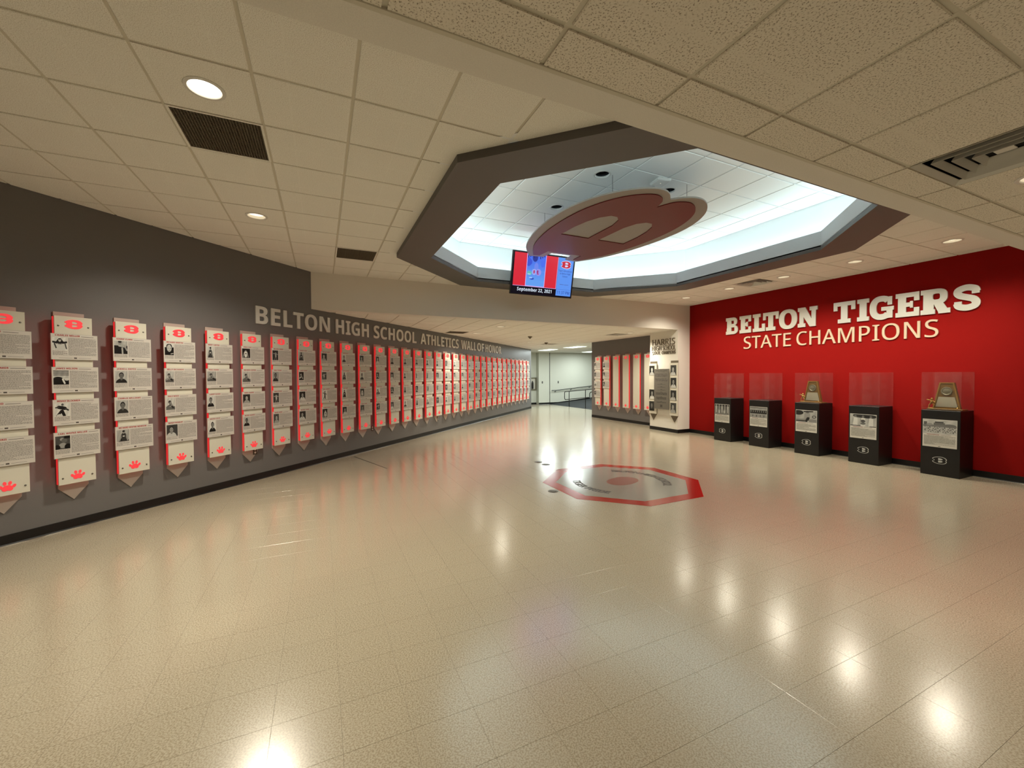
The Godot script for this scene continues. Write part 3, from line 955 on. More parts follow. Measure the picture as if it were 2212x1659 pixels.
func lobby() -> void:
	# ramp with dark carpet, rising away behind the hall wall
	var st := begin()
	add_prism(st, pts([0, 0, 5.3, 0, 5.3, 0.43, 0.05, 0.006]), [], 0, 6.9)
	struct_mesh("ramp", "dark carpeted ramp rising beyond the hall wall", st.commit(), M.carpet, at(11.66, 0, -20.29))
	var h := thing("handrail", "black handrail fixed to the far pale wall beside the ramp", "handrail", Transform3D())
	st = begin()
	add_tube(st, [Vector3(11.84, 0.781, -20.21), Vector3(12.15, 0.785, -20.21), Vector3(16.5, 1.16, -20.21)], 0.02, 10)
	part("rail", h, st.commit(), M.black_rail)
	for k in 4:
		var u: float = [12.1, 13.15, 14.45, 15.6][k]
		var y: float = 0.79 + maxf(0.0, u - 12.15) * 0.0862
		st = begin()
		add_tube(st, [Vector3(u, y - 0.01, -20.21), Vector3(u, y - 0.075, -20.22), Vector3(u, y - 0.085, -20.3)], 0.011, 8)
		add_ball(st, Vector3(u, y - 0.085, -20.292), Vector3(0.03, 0.03, 0.012), 12)
		part("bracket", h, st.commit(), M.black_rail)
	var g := thing("guard_rail", "black pipe guard rail standing along the edge of the ramp", "railing", at(11.75, 0, -18.27))
	var top := func(z: float) -> float: return 0.796 + z * 0.088
	for z in [0.0, 1.46]:
		st = begin()
		add_tube(st, [Vector3(0, 0, z), Vector3(0, top.call(z), z)], 0.019, 10)
		part("post", g, st.commit(), M.black_rail)
	st = begin()
	var loop := []
	for q in [[1.75, 0.555], [-0.35, 0.33]]: loop.append(Vector3(0, q[1], q[0]))
	loop[0].y = 0.375 + 1.75 * 0.11
	loop[1].y = 0.35
	loop.append(Vector3(0, 0.37, -0.42))
	loop.append(Vector3(0, 0.43, -0.45))
	loop.append(Vector3(0, 0.70, -0.45))
	loop.append(Vector3(0, 0.755, -0.42))
	loop.append(Vector3(0, 0.775, -0.35))
	loop.append(Vector3(0, top.call(0.0), 0.0))
	loop.append(Vector3(0, top.call(3.2), 3.2))
	add_tube(st, loop, 0.019, 10)
	part("rail", g, st.commit(), M.black_rail)
	var g2 := thing("guard_rail", "second black guard rail loop half hidden behind the hall wall", "railing", at(11.92, 0, -16.69))
	st = begin()
	add_tube(st, [Vector3(0, 0.03, 0.6), Vector3(0, 0.86, 0.6)], 0.019, 10)
	part("post", g2, st.commit(), M.black_rail)
	st = begin()
	add_tube(st, [Vector3(0, 0.63, 2.2), Vector3(0, 0.5, 0.12), Vector3(0, 0.52, 0.04), Vector3(0, 0.58, 0.0), Vector3(0, 0.74, 0.0), Vector3(0, 0.79, 0.04), Vector3(0, 0.82, 0.12), Vector3(0, 0.98, 2.2)], 0.019, 10)
	part("rail", g2, st.commit(), M.black_rail)
	# extinguisher cabinet in the alcove wall
	var cb := thing("extinguisher_cabinet", "grey metal fire extinguisher cabinet with a glass front in the pale alcove wall", "cabinet", at(10.83, 0.82, -20.6))
	part("frame", cb, prism(rect(-0.2, 0, 0.2, 0.7), [rect(-0.15, 0.05, 0.15, 0.65)], 0.0, 0.07), M.pewter)
	part("back", cb, box(Vector3(-0.16, 0.04, 0.001), Vector3(0.16, 0.66, 0.006)), M.white_board)
	st = begin()
	add_lathe(st, [[0.0001, 0.0], [0.05, 0.0], [0.055, 0.02], [0.055, 0.33], [0.03, 0.4], [0.018, 0.44], [0.0001, 0.44]], 18, Transform3D(Basis(Vector3.RIGHT, -PI / 2), Vector3(-0.04, 0.07, 0.06)))
	part("extinguisher", cb, st.commit(), M.dark_metal)
	for k in 2:
		var s := thing("switch_plate", ["small dark switch plate on the pale wall between the alcove and the joint", "small dark switch plate on the pale wall above the handrail end"][k], "switch", at([11.28, 12.32][k], 1.245, -20.3), "switch plates on the far wall")
		part("plate", s, rbox(Vector3(-0.035, -0.06, 0), Vector3(0.035, 0.06, 0.008)), M.dark_metal)
		part("toggle", s, rbox(Vector3(-0.008, -0.014, 0.006), Vector3(0.008, 0.014, 0.018)), M.white_metal)

# ============================================================ the letter emblem: an oval B, notched at both ends
func mirrored(half: Array) -> PackedVector2Array:    # half: [x, s] pairs from the left notch round to the right notch, s >= 0
	var p := PackedVector2Array()
	for q in half: p.append(Vector2(q[0], q[1]))
	for k in range(half.size() - 1, -1, -1):
		if half[k][1] > 0.0005: p.append(Vector2(half[k][0], -half[k][1]))
	return ccw(p)

func smooth(ctrl: Array, from: int, to: int) -> Array:   # a Catmull-Rom curve through the points from..to, straight elsewhere
	var out := []
	for k in ctrl.size():
		out.append(ctrl[k])
		if k >= from and k < to:
			var p0: Array = ctrl[maxi(k - 1, from)]
			var p1: Array = ctrl[k]
			var p2: Array = ctrl[k + 1]
			var p3: Array = ctrl[mini(k + 2, to)]
			for s in [0.2, 0.4, 0.6, 0.8]:
				var q := cat(Vector2(p0[0], p0[1]), Vector2(p1[0], p1[1]), Vector2(p2[0], p2[1]), Vector2(p3[0], p3[1]), s)
				out.append([q.x, q.y])
	return out

func cat(a: Vector2, b: Vector2, c: Vector2, d: Vector2, t: float) -> Vector2:
	return 0.5 * (2.0 * b + (c - a) * t + (2.0 * a - 5.0 * b + 4.0 * c - d) * t * t + (3.0 * b - a - 3.0 * c + d) * t * t * t)

func emblem_outer() -> PackedVector2Array:
	return mirrored(smooth([[-1.25, 0.0], [-1.27, 0.22], [-1.54, 0.25], [-1.58, 0.53], [-1.12, 0.83], [-0.6, 1.0], [-0.2, 1.07], [0.2, 1.095], [0.6, 1.07], [0.95, 0.98], [1.25, 0.82], [1.46, 0.62], [1.57, 0.42], [1.58, 0.25], [1.52, 0.12], [1.41, 0.0]], 3, 14))

func emblem_inner() -> PackedVector2Array:
	return mirrored(smooth([[-1.16, 0.0], [-1.16, 0.36], [-1.45, 0.38], [-1.47, 0.5], [-1.0, 0.74], [-0.5, 0.87], [0.0, 0.92], [0.5, 0.9], [0.9, 0.81], [1.2, 0.66], [1.38, 0.48], [1.46, 0.3], [1.42, 0.15], [1.34, 0.07], [1.17, 0.0]], 3, 13))

func emblem_counter(sign_: float) -> PackedVector2Array:
	var p := pts([-0.27, 0.1 * sign_, -0.27, 0.63 * sign_, 0.1, 0.615 * sign_, 0.36, 0.57 * sign_, 0.56, 0.49 * sign_, 0.68, 0.38 * sign_, 0.68, 0.27 * sign_, 0.58, 0.17 * sign_, 0.36, 0.11 * sign_])
	return ccw(p)

func scaled(p: PackedVector2Array, k: float, dx := 0.0, dy := 0.0) -> PackedVector2Array:
	var q := PackedVector2Array()
	for v in p: q.append(v * k + Vector2(dx, dy))
	return q

func hanging_letter() -> void:
	# hangs level, face down, its stem away from the camera: local x = -v, local y = -u, local z = down
	var b := Basis(Vector3(0, 0, 1), Vector3(-1, 0, 0), Vector3(0, -1, 0))
	var t := thing("hanging_sign", "large red and grey letter B emblem hung face down inside the lit octagon", "sign", Transform3D(b, W(4.16, 3.95, 5.45)))
	part("base_board", t, prism(emblem_outer(), [], -0.02, 0.0), M.sign_grey)
	part("red_panel", t, prism(emblem_inner(), [emblem_counter(1), emblem_counter(-1)], 0.0, 0.012), M.sign_red)
	for q in [[3.5, 6.19], [3.7, 4.64], [4.87, 4.42], [4.85, 6.15]]:
		var st := begin()
		add_tube(st, [Vector3(5.45 - q[1], 4.16 - q[0], -0.02), Vector3(5.45 - q[1], 4.16 - q[0], 3.95 - TOP)], 0.004, 6)
		part("wire", t, st.commit(), M.chrome)

func television() -> void:
	var im := Image.create(1024, 592, false, Image.FORMAT_RGB8)
	var red := Color(0.87, 0.17, 0.24)
	im.fill(Color(0.05, 0.04, 0.09))
	im.fill_rect(Rect2i(20, 12, 720, 468), Color(0.85, 0.7, 0.95))
	im.fill_rect(Rect2i(20, 12, 196, 462), red)
	im.fill_rect(Rect2i(536, 12, 196, 462), red)
	for j in 454:
		var c := Color(0.28, 0.42, 0.93).lerp(Color(0.4, 0.64, 0.97), clampf(j / 380.0, 0, 1))
		if j > 225 and j < 250: c = c.lightened(0.05)
		im.fill_rect(Rect2i(226, 12 + j, 300, 1), c)
	# the picture in the middle: a pale, blurred figure group on blue
	for s in [["e", 350, 60, 44, 60, Color(0.16, 0.22, 0.6)], ["e", 250, 130, 40, 60, Color(0.25, 0.35, 0.85)], ["e", 480, 100, 36, 90, Color(0.3, 0.45, 0.95)], ["e", 378, 190, 34, 60, Color(0.45, 0.55, 0.95)], ["e", 350, 265, 40, 44, Color(0.62, 0.68, 0.98)], ["e", 420, 265, 46, 50, Color(0.6, 0.6, 0.95)], ["e", 348, 262, 13, 26, Color(0.75, 0.2, 0.4)], ["e", 405, 258, 14, 24, Color(0.6, 0.2, 0.5)], ["e", 412, 288, 16, 10, Color(0.7, 0.25, 0.5)], ["e", 272, 285, 40, 30, Color(0.4, 0.75, 0.75)], ["e", 268, 300, 30, 8, Color(0.7, 0.85, 0.95)], ["e", 320, 362, 34, 16, Color(0.2, 0.3, 0.75)], ["e", 300, 350, 30, 12, Color(0.6, 0.75, 1.0)]]:
		for j in range(-int(s[4]), int(s[4])):
			var hw := int(s[3] * sqrt(1.0 - pow(j / float(s[4]), 2)))
			im.fill_rect(Rect2i(maxi(226, s[1] - hw), clampi(s[2] + j, 12, 465), mini(hw * 2, 526 - maxi(226, s[1] - hw)), 1), s[5])
	for k in 9: im.fill_rect(Rect2i(230 + k * 33, 14, 14, 60 - (k % 3) * 16), Color(0.13, 0.16, 0.45))
	im.fill_rect(Rect2i(744, 12, 262, 562), Color(0.38, 0.6, 0.97))
	im.fill_rect(Rect2i(744, 478, 262, 3), Color(0.2, 0.35, 0.75))
	var ink := Color(0.13, 0.22, 0.6)
	# emblem at the head of the column
	var em := [emblem_outer(), emblem_inner(), emblem_counter(1), emblem_counter(-1)]
	for j in range(50, 172):
		for i in range(785, 966):
			var p := Vector2((i - 876) / 55.0, (j - 110) / 55.0)
			if Geometry2D.is_point_in_polygon(p, em[0]):
				var c := Color(0.85, 0.85, 0.98)
				if Geometry2D.is_point_in_polygon(p, em[1]) and not Geometry2D.is_point_in_polygon(p, em[2]) and not Geometry2D.is_point_in_polygon(p, em[3]): c = Color(0.8, 0.15, 0.25)
				im.set_pixel(i, j, c)
	print_text(im, sans, 30, "Tiger's Broadcast", 876, 214, ink, true, 236)
	print_text(im, sans, 30, "at Belton High", 876, 254, ink, true, 190)
	print_text(im, sans, 30, "School", 876, 294, ink, true)
	im.fill_rect(Rect2i(800, 402, 70, 6), ink.lightened(0.2))
	im.fill_rect(Rect2i(876, 402, 76, 6), ink.lightened(0.2))
	print_text(im, sans, 62, "11:37 PM", 876, 548, ink, true, 226)
	print_text(im, bold, 66, "September 22, 2021", 388, 548, Color(0.9, 0.95, 1.0), true, 590)
	var tex := ImageTexture.create_from_image(im)
	var m := mat("screen", Color(0.02, 0.02, 0.02), 0.25)
	m.emission_enabled = true
	m.emission = Color.WHITE
	m.emission_operator = BaseMaterial3D.EMISSION_OP_MULTIPLY
	m.emission_texture = tex
	m.emission_energy_multiplier = 0.95
	var top := W(4.235, 4.168, 7.46)
	var bot := W(4.235, 3.335, 7.635)
	var y := (top - bot).normalized()
	var x := Vector3.RIGHT
	var t := thing("television", "flat screen television hung behind the letter emblem, showing the date and time", "television", Transform3D(Basis(x, y, x.cross(y)), (top + bot) / 2.0))
	part("casing", t, rbox(Vector3(-0.735, -0.428, -0.05), Vector3(0.735, 0.428, 0.0), 0.006), M.dark_metal)
	var st := begin()
	quad(st, Vector3(-0.722, -0.412, 0.002), Vector3(0.722, -0.412, 0.002), Vector3(0.722, 0.415, 0.002), Vector3(-0.722, 0.415, 0.002), Vector3.BACK, [Vector2(0, 1), Vector2(1, 1), Vector2(1, 0), Vector2(0, 0)])
	part("screen", t, st.commit(), m)
	part("bracket", t, rbox(Vector3(-0.2, -0.15, -0.08), Vector3(0.2, 0.15, -0.05)), M.dark_metal)
	st = begin()
	var inv := t.transform.affine_inverse()
	add_tube(st, [Vector3(0, 0, -0.07), inv * W(4.235, TOP + 0.01, 7.66)], 0.024, 12)
	part("pole", t, st.commit(), M.dark_metal)
	var al := AreaLight3D.new()
	al.name = "screen_glow"
	al.area_size = Vector2(1.44, 0.82)
	al.light_color = Color(0.75, 0.7, 1.0)
	al.light_energy = 0.25
	al.shadow_enabled = true
	al.transform = Transform3D(Basis(Vector3.UP, PI), Vector3(0, 0, 0.01))
	t.add_child(al)

# ============================================================ honor displays
const ORD := ["first", "second", "third", "fourth", "fifth", "sixth", "seventh", "eighth", "ninth", "tenth", "eleventh", "twelfth", "thirteenth", "fourteenth", "fifteenth", "sixteenth", "seventeenth", "eighteenth", "nineteenth", "twentieth", "twenty-first", "twenty-second", "twenty-third", "twenty-fourth", "twenty-fifth", "twenty-sixth", "twenty-seventh", "twenty-eighth", "twenty-ninth", "thirtieth", "thirty-first", "thirty-second", "thirty-third"]
const CELL_W := 256
const CELL_H := 186
const ATLAS := 2048

func plaque_atlas() -> ImageTexture:
	var im := Image.create(ATLAS, ATLAS, false, Image.FORMAT_RGB8)
	im.fill(Color(0.86, 0.84, 0.81))
	var named := {4: "CHARLES MILLER", 5: "JAMES WILSON", 6: "BENNY BLOOMER", 7: "CARL WAYNE MILLER", 8: "SONNY CLARK", 9: "JERRELL HAYES", 10: "CHARLIE WILLIAMS", 11: "RICHARD WAYNE NEWSOM", 12: "RICHARD MARTIN", 13: "BILLY RICHARDS", 14: "DALE WEED", 15: "RANDY ROWLEY"}
	var first := ["MICHAEL", "DAVID", "ROBERT", "JOHN", "STEVE", "LARRY", "MARY", "KEVIN", "PAUL", "ANNA"]
	var last := ["HARRIS", "EVANS", "YOUNG", "CARTER", "DAVIS", "PRICE", "WARD", "BAKER", "REED", "COLE"]
	for k in 88:
		var x0 := (k % 8) * CELL_W
		var y0 := (k / 8) * CELL_H
		im.fill_rect(Rect2i(x0, y0, CELL_W, CELL_H), Color(0.5, 0.48, 0.45))
		im.fill_rect(Rect2i(x0 + 1, y0 + 1, CELL_W - 2, CELL_H - 2), Color(0.84, 0.82, 0.79))
		var s: String = named.get(k, first[rng.randi() % 10] + " " + last[rng.randi() % 10])
		var w := 8 + s.length() * 9
		print_text(im, bold, 16, s, x0 + 22, y0 + 17, Color(0.62, 0.13, 0.12), false, w)
		im.fill_rect(Rect2i(x0 + 28 + w, y0 + 13, mini(70, CELL_W - w - 40), 3), Color(0.4, 0.38, 0.36))
		var pw := rng.randi_range(66, 86)
		var pic := Rect2i(x0 + 8, y0 + 27, pw, rng.randi_range(92, 108))
		if k < 4:
			pic.size.x = 60
		var shot := portrait([0, 1, 2, 0, 3, 0][rng.randi() % 6])
		match k:
			4: shot = [0.85, [["e", 0.5, 0.9, 0.36, 0.62, 0.8], ["e", 0.5, 0.3, 0.2, 0.2, 0.1], ["l", 0.05, 0.36, 0.3, 0.42, 0.07, 0.08], ["l", 0.95, 0.36, 0.7, 0.42, 0.07, 0.08], ["l", 0.3, 0.36, 0.7, 0.36, 0.075, 0.08], ["e", 0.5, 0.22, 0.1, 0.13, 0.75], ["e", 0.5, 0.12, 0.11, 0.05, 0.1], ["l", 0.14, 0.5, 0.24, 0.8, 0.045, 0.2], ["l", 0.86, 0.5, 0.94, 0.86, 0.045, 0.3], ["b", 0.38, 0.47, 0.62, 0.53, 0.4]]]
			5: shot = [0.75, [["b", 0, 0.0, 1, 0.06, 0.15], ["b", 0, 0.14, 1, 0.2, 0.2], ["b", 0, 0.28, 1, 0.33, 0.2], ["b", 0, 0.62, 1, 1, 0.06], ["e", 0.3, 0.62, 0.32, 0.18, 0.08], ["l", 0.6, 0.62, 0.72, 0.9, 0.06, 0.85], ["e", 0.86, 0.62, 0.16, 0.1, 0.8]]]
			6: shot = [0.84, [["l", 0.45, 0.6, 0.2, 0.95, 0.09, 0.14], ["l", 0.5, 0.6, 0.62, 0.95, 0.1, 0.08], ["l", 0.3, 0.3, 0.66, 0.4, 0.13, 0.08], ["l", 0.28, 0.3, 0.1, 0.32, 0.05, 0.25], ["l", 0.7, 0.42, 0.88, 0.54, 0.06, 0.25], ["e", 0.52, 0.1, 0.08, 0.08, 0.12], ["e", 0.52, 0.16, 0.07, 0.07, 0.5], ["e", 0.33, 0.95, 0.2, 0.12, 0.8]]]
			7: shot = [0.3, [["b", 0.6, 0, 1, 0.2, 0.05], ["e", 0.45, 0.25, 0.14, 0.12, 0.62], ["e", 0.6, 0.35, 0.2, 0.16, 0.4], ["e", 0.5, 0.72, 0.26, 0.2, 0.62], ["e", 0.12, 0.85, 0.2, 0.2, 0.05], ["e", 0.85, 0.85, 0.24, 0.24, 0.04]]]
			8: shot = [0.7, [["b", 0, 0.35, 1, 1, 0.06], ["l", 0.4, 0.32, 0.8, 0.38, 0.12, 0.65], ["l", 0.8, 0.4, 0.95, 0.7, 0.06, 0.6], ["l", 0.6, 0.55, 0.62, 0.95, 0.06, 0.7], ["e", 0.42, 0.16, 0.13, 0.14, 0.55], ["e", 0.43, 0.06, 0.14, 0.08, 0.1]]]
			12: shot = [0.82, [["b", 0, 0.3, 1, 1, 0.07], ["e", 0.5, 0.22, 0.31, 0.24, 0.1], ["e", 0.5, 0.38, 0.26, 0.32, 0.72], ["e", 0.38, 0.38, 0.05, 0.025, 0.1], ["e", 0.62, 0.38, 0.05, 0.025, 0.1], ["l", 0.42, 0.58, 0.58, 0.58, 0.015, 0.25], ["l", 0.68, 0.88, 0.92, 0.84, 0.04, 0.7]]]
		draw(im, pic, shot[0], shot[1])
		var ink := Color(0.42, 0.4, 0.38)
		text_block(im, Rect2i(pic.end.x + 6, y0 + 27, x0 + CELL_W - 9 - pic.end.x - 6, 128), 4, ink, 0.14)
		text_block(im, Rect2i(x0 + 8, pic.end.y + 4, pw, maxi(4, y0 + 158 - pic.end.y - 4)), 4, ink, 0.1)
		im.fill_rect(Rect2i(x0 + 40, y0 + 172, 72, 2), Color(0.5, 0.48, 0.46))
		im.fill_rect(Rect2i(x0 + 144, y0 + 172, 72, 2), Color(0.5, 0.48, 0.46))
		im.fill_rect(Rect2i(x0 + 120, y0 + 168, 16, 9), Color(0.3, 0.28, 0.26))
	im.fill_rect(Rect2i(0, ATLAS - 2, ATLAS, 2), Color(0.84, 0.82, 0.79))
	return ImageTexture.create_from_image(im)

func printed_board(w: float, h: float, d: float, uv: Rect2, plain: Vector2) -> ArrayMesh:   # a thin board whose front carries the print
	var st := begin()
	var a := [Vector3(-w / 2, -h / 2, d), Vector3(w / 2, -h / 2, d), Vector3(w / 2, h / 2, d), Vector3(-w / 2, h / 2, d)]
	quad(st, a[0], a[1], a[2], a[3], Vector3.BACK, [Vector2(uv.position.x, uv.end.y), uv.end, Vector2(uv.end.x, uv.position.y), uv.position])
	var z := Vector3(0, 0, -d)
	var u := [plain, plain, plain, plain]
	for k in 4:
		var p: Vector3 = a[k]
		var q: Vector3 = a[(k + 1) % 4]
		quad(st, p + z, q + z, q, p, (q - p).cross(Vector3.BACK).normalized(), u)
	quad(st, a[0] + z, a[3] + z, a[2] + z, a[1] + z, Vector3.FORWARD, u)
	return st.commit()

func make_display() -> Node3D:
	var t := Node3D.new()
	part("back_board", t, prism(pts([-0.126, 0.465, 0.0, 0.322, 0.126, 0.465, 0.126, 2.39, -0.126, 2.39]), [], 0.0, 0.014), M.back_board)
	part("light_edge", t, prism(rect(-0.15, 0.522, 0.15, 2.333), [rect(-0.142, 0.53, 0.142, 2.325)], 0.045, 0.089), M.red_light)
	part("spacer", t, box(Vector3(-0.11, 0.56, 0.014), Vector3(0.11, 2.3, 0.089)), M.back_board)
	part("front_panel", t, rbox(Vector3(-0.155, 0.515, 0.089), Vector3(0.155, 2.34, 0.1), 0.002), M.white_board)
	part("letter_emblem", t, prism(scaled(emblem_outer(), 0.046, 0.0, 2.258), [scaled(emblem_counter(1), 0.046, 0.0, 2.258), scaled(emblem_counter(-1), 0.046, 0.0, 2.258)], 0.1, 0.103), M.red_emblem)
	var paw := unite([ellipse(0.0, 0.59, 0.034, 0.026, 20), ellipse(-0.018, 0.577, 0.02, 0.018, 14), ellipse(0.018, 0.577, 0.02, 0.018, 14)])
	var st := begin()
	add_prism(st, paw[0], [], 0.1, 0.103)
	for q in [[-0.045, 0.603, 0.5], [-0.018, 0.635, 0.15], [0.018, 0.635, -0.15], [0.045, 0.603, -0.5]]:
		var toe := PackedVector2Array()
		for p in ellipse(0, 0, 0.0125, 0.019, 14): toe.append(p.rotated(q[2]) + Vector2(q[0], q[1]))
		add_prism(st, toe, [], 0.1, 0.103)
	part("paw_emblem", t, st.commit(), M.red_emblem)
	for q in [[-0.122, 2.235], [0.122, 2.235], [-0.122, 0.585], [0.122, 0.585]]:
		part("screw", t, lathe([[0.009, 0.1], [0.008, 0.104], [0.0001, 0.106]], 12), M.screw, at(q[0], q[1], 0))
	for s in [-1, 1]:
		var al := AreaLight3D.new()
		al.name = "edge_lamp"
		al.area_size = Vector2(0.04, 1.8)
		al.light_color = Color(1.0, 0.1, 0.1)
		al.light_energy = E_EDGE
		al.shadow_enabled = true
		al.transform = Transform3D(Basis(Vector3.UP, -PI / 2 * s), Vector3(0.153 * s, 1.43, 0.066))
		t.add_child(al)
	return t

const E_EDGE := 0.022

func honor_displays() -> void:
	var m := mat("plaque", Color.WHITE, 0.36, 0.25)
	m.albedo_texture = plaque_atlas()
	m.texture_filter = BaseMaterial3D.TEXTURE_FILTER_LINEAR
	var plain := Vector2(0.5, 0.9998)
	var boards := []
	for k in 88:
		var r := Rect2(float(k % 8) * CELL_W / ATLAS, float(k / 8) * CELL_H / ATLAS, float(CELL_W) / ATLAS, float(CELL_H) / ATLAS)
		boards.append(printed_board(0.384, 0.279, 0.01, r, plain))
	var ys := [2.008, 1.652, 1.301, 0.949]
	var proto := make_display()
	for k in 39:
		var t: Node3D = proto.duplicate()
		t.name = numbered("honor_display")
		add_child(t)
		var count := 4
		if k < 33:
			t.transform = on_left_wall(2.075 + 0.5224 * (k - 0.0) - 0.0, 0.0, 0.0)
			tag(t, "pencil-shaped red-lit honor display with four plaques, " + ORD[k] + " from near end of long grey wall", "wall display", "honor displays along the long grey wall")
		else:
			var j := k - 33
			t.transform = facing_west(9.65, 0, 12.86 - 0.53 * j)
			count = [4, 3, 0, 0, 0, 0][j]
			var lab: String = ["red-lit honor display with four plaques, farthest on the short grey hall wall", "red-lit honor display with three plaques and one empty space on the hall wall", "blank red-lit honor display next to the three-plaque one on the hall wall", "second blank red-lit honor display from the three-plaque one on the hall wall", "third blank red-lit honor display from the three-plaque one on the hall wall", "blank red-lit honor display half hidden by the cream pillar's edge"][j]
			tag(t, lab, "wall display", "honor displays on the grey hall wall")
		for p in count:
			part("plaque", t, boards[(k * 4 + p) % 88], m, at(0.0, ys[p], 0.108))
	proto.free()

func wall_lettering() -> void:
	var t := thing("wall_lettering", "silver raised letters BELTON HIGH SCHOOL ATHLETICS WALL OF HONOR above the displays", "lettering", on_left_wall(0))
	for w in [["BELTON", 4.825, 6.396], ["HIGH", 6.554, 7.537], ["SCHOOL", 7.705, 9.425], ["ATHLETICS", 9.62, 11.83], ["WALL", 12.02, 13.15], ["OF", 13.235, 13.83], ["HONOR", 13.965, 15.535]]:
		word(t, w[0], bold, w[1], w[2], 2.532, 2.818, 0.001, 0.018, M.letter_silver)
	var b := thing("slab_lettering", "brushed silver slab-serif letters BELTON TIGERS on the red wall", "lettering", facing_west(RED))
	for q in [["B", 7.398, 7.063], ["E", 7.015, 6.71], ["L", 6.666, 6.36], ["T", 6.409, 6.041], ["O", 6.031, 5.634], ["N", 5.62, 5.222], ["T", 4.92, 4.543], ["I", 4.51, 4.317], ["G", 4.312, 3.94], ["E", 3.914, 3.585], ["R", 3.566, 3.19], ["S", 3.156, 2.839]]:
		var h := 0.425
		var sh := slab_letter(q[0], (q[1] - q[2]) / h)
		var hs := []
		for x in sh[1]: hs.append(scaled(x, h))
		part("letter", b, prism(scaled(sh[0], h), hs, 0.002, 0.028), M.brushed_metal, at(-q[1], 2.69, 0))
	var c := thing("plain_lettering", "cream raised letters STATE CHAMPIONS under the slab-serif letters on the red wall", "lettering", facing_west(RED))
	word(c, "STATE", sans, -6.904, -5.77, 2.296, 2.594, 0.001, 0.02, M.letter_cream)
	word(c, "CHAMPIONS", sans, -5.646, -3.335, 2.296, 2.594, 0.001, 0.02, M.letter_cream)
	var d := thing("pillar_lettering", "bronze raised letters HARRIS HIGH SCHOOL STATE CHAMPIONS on the cream pillar", "lettering", facing_west(9.13))
	word(d, "HARRIS", sans, -9.552, -8.677, 2.536, 2.71, 0.001, 0.014, M.letter_dark)
	word(d, "HIGH", sans, -9.57, -9.2, 2.378, 2.515, 0.001, 0.014, M.letter_dark)
	word(d, "SCHOOL", sans, -9.14, -8.65, 2.378, 2.515, 0.001, 0.014, M.letter_dark)
	word(d, "STATE", sans, -9.55, -9.24, 2.264, 2.356, 0.001, 0.014, M.letter_dark)
	word(d, "CHAMPIONS", sans, -9.18, -8.65, 2.264, 2.356, 0.001, 0.014, M.letter_dark)

func harris_displays() -> void:
	var im := Image.create(1024, 1024, false, Image.FORMAT_RGB8)
	im.fill(Color(0.84, 0.82, 0.77))
	# text board
	im.fill_rect(Rect2i(0, 0, 440, 900), Color(0.42, 0.4, 0.37))
	var ink := Color(0.16, 0.15, 0.13)
	print_text(im, bold, 30, "HARRIS HIGH SCHOOL", 220, 50, ink, true, 360)
	text_block(im, Rect2i(130, 62, 190, 12), 9, ink, 0.0)
	text_block(im, Rect2i(30, 100, 380, 84), 11, Color(0.24, 0.22, 0.2), 0.1)
	text_block(im, Rect2i(40, 212, 370, 74), 11, Color(0.24, 0.22, 0.2), 0.1)
	for q in [[330, 1, 250], [392, 1, 250], [454, 1, 250], [514, 5, 340], [618, 5, 300], [726, 2, 280]]:
		im.fill_rect(Rect2i(195, q[0], 50, 7), ink)
		text_block(im, Rect2i(220 - int(q[2] / 2), q[0] + 14, q[2], 12 * q[1]), 11, ink, 0.0)
	print_text(im, bold, 92, "H", 220, 862, Color(0.03, 0.03, 0.03), true)
	# portraits
	for k in 8:
		var a := portrait(0)
		draw(im, Rect2i(460 + (k % 4) * 136, 20 + (k / 4) * 190, 124, 178), rng.randf_range(0.08, 0.3), a[1])
	var tex := ImageTexture.create_from_image(im)
	var m := mat("harris_print", Color.WHITE, 0.5)
	m.albedo_texture = tex
	var plain := Vector2(0.99, 0.99)
	for s in 2:
		var x: float = [-9.50, -8.688][s]
		var t := thing("portrait_strip", ["white portrait strip with three photos on the pillar's hall edge", "white portrait strip with four photos on the pillar edge nearer the red wall"][s], "wall display", facing_west(9.13) * at(x, 0, 0), "portrait strips on the pillar")
		part("back_board", t, prism(pts([-0.135, 0.48, 0.0, 0.295, 0.135, 0.48, 0.135, 2.062, -0.135, 2.062]), [], 0.0, 0.012), M.letter_dark)
		part("front_panel", t, rbox(Vector3(-0.15, 0.49, 0.02), Vector3(0.15, 1.995, 0.045), 0.002), M.white_board)
		part("spacer", t, box(Vector3(-0.1, 0.6, 0.012), Vector3(0.1, 1.9, 0.02)), M.back_board)
		for p in 4:
			if s == 0 and p == 1: continue
			var c := s * 4 + p
			var uv := Rect2((460 + (c % 4) * 136) / 1024.0, (20 + (c / 4) * 190) / 1024.0, 124 / 1024.0, 178 / 1024.0)
			part("photo", t, printed_board(0.21, 0.288, 0.006, uv, plain), m, at([-0.03, 0.0][s], 1.787 - 0.357 * p, 0.045))
	var b := thing("text_board", "grey honor text board with a black H between the two portrait strips", "wall display", facing_west(9.13) * at(-9.13, 1.24, 0.05))
	part("board", b, printed_board(0.575, 1.18, 0.02, Rect2(0, 0, 440 / 1024.0, 900 / 1024.0), Vector2(5 / 1024.0, 890 / 1024.0)), m)
	for q in [[-0.19, 0.54], [0.19, 0.54], [-0.19, -0.54], [0.19, -0.54]]:
		part("standoff", b, lathe([[0.012, -0.05], [0.012, 0.0], [0.0001, 0.0]], 12), M.screw, at(q[0], q[1], 0))

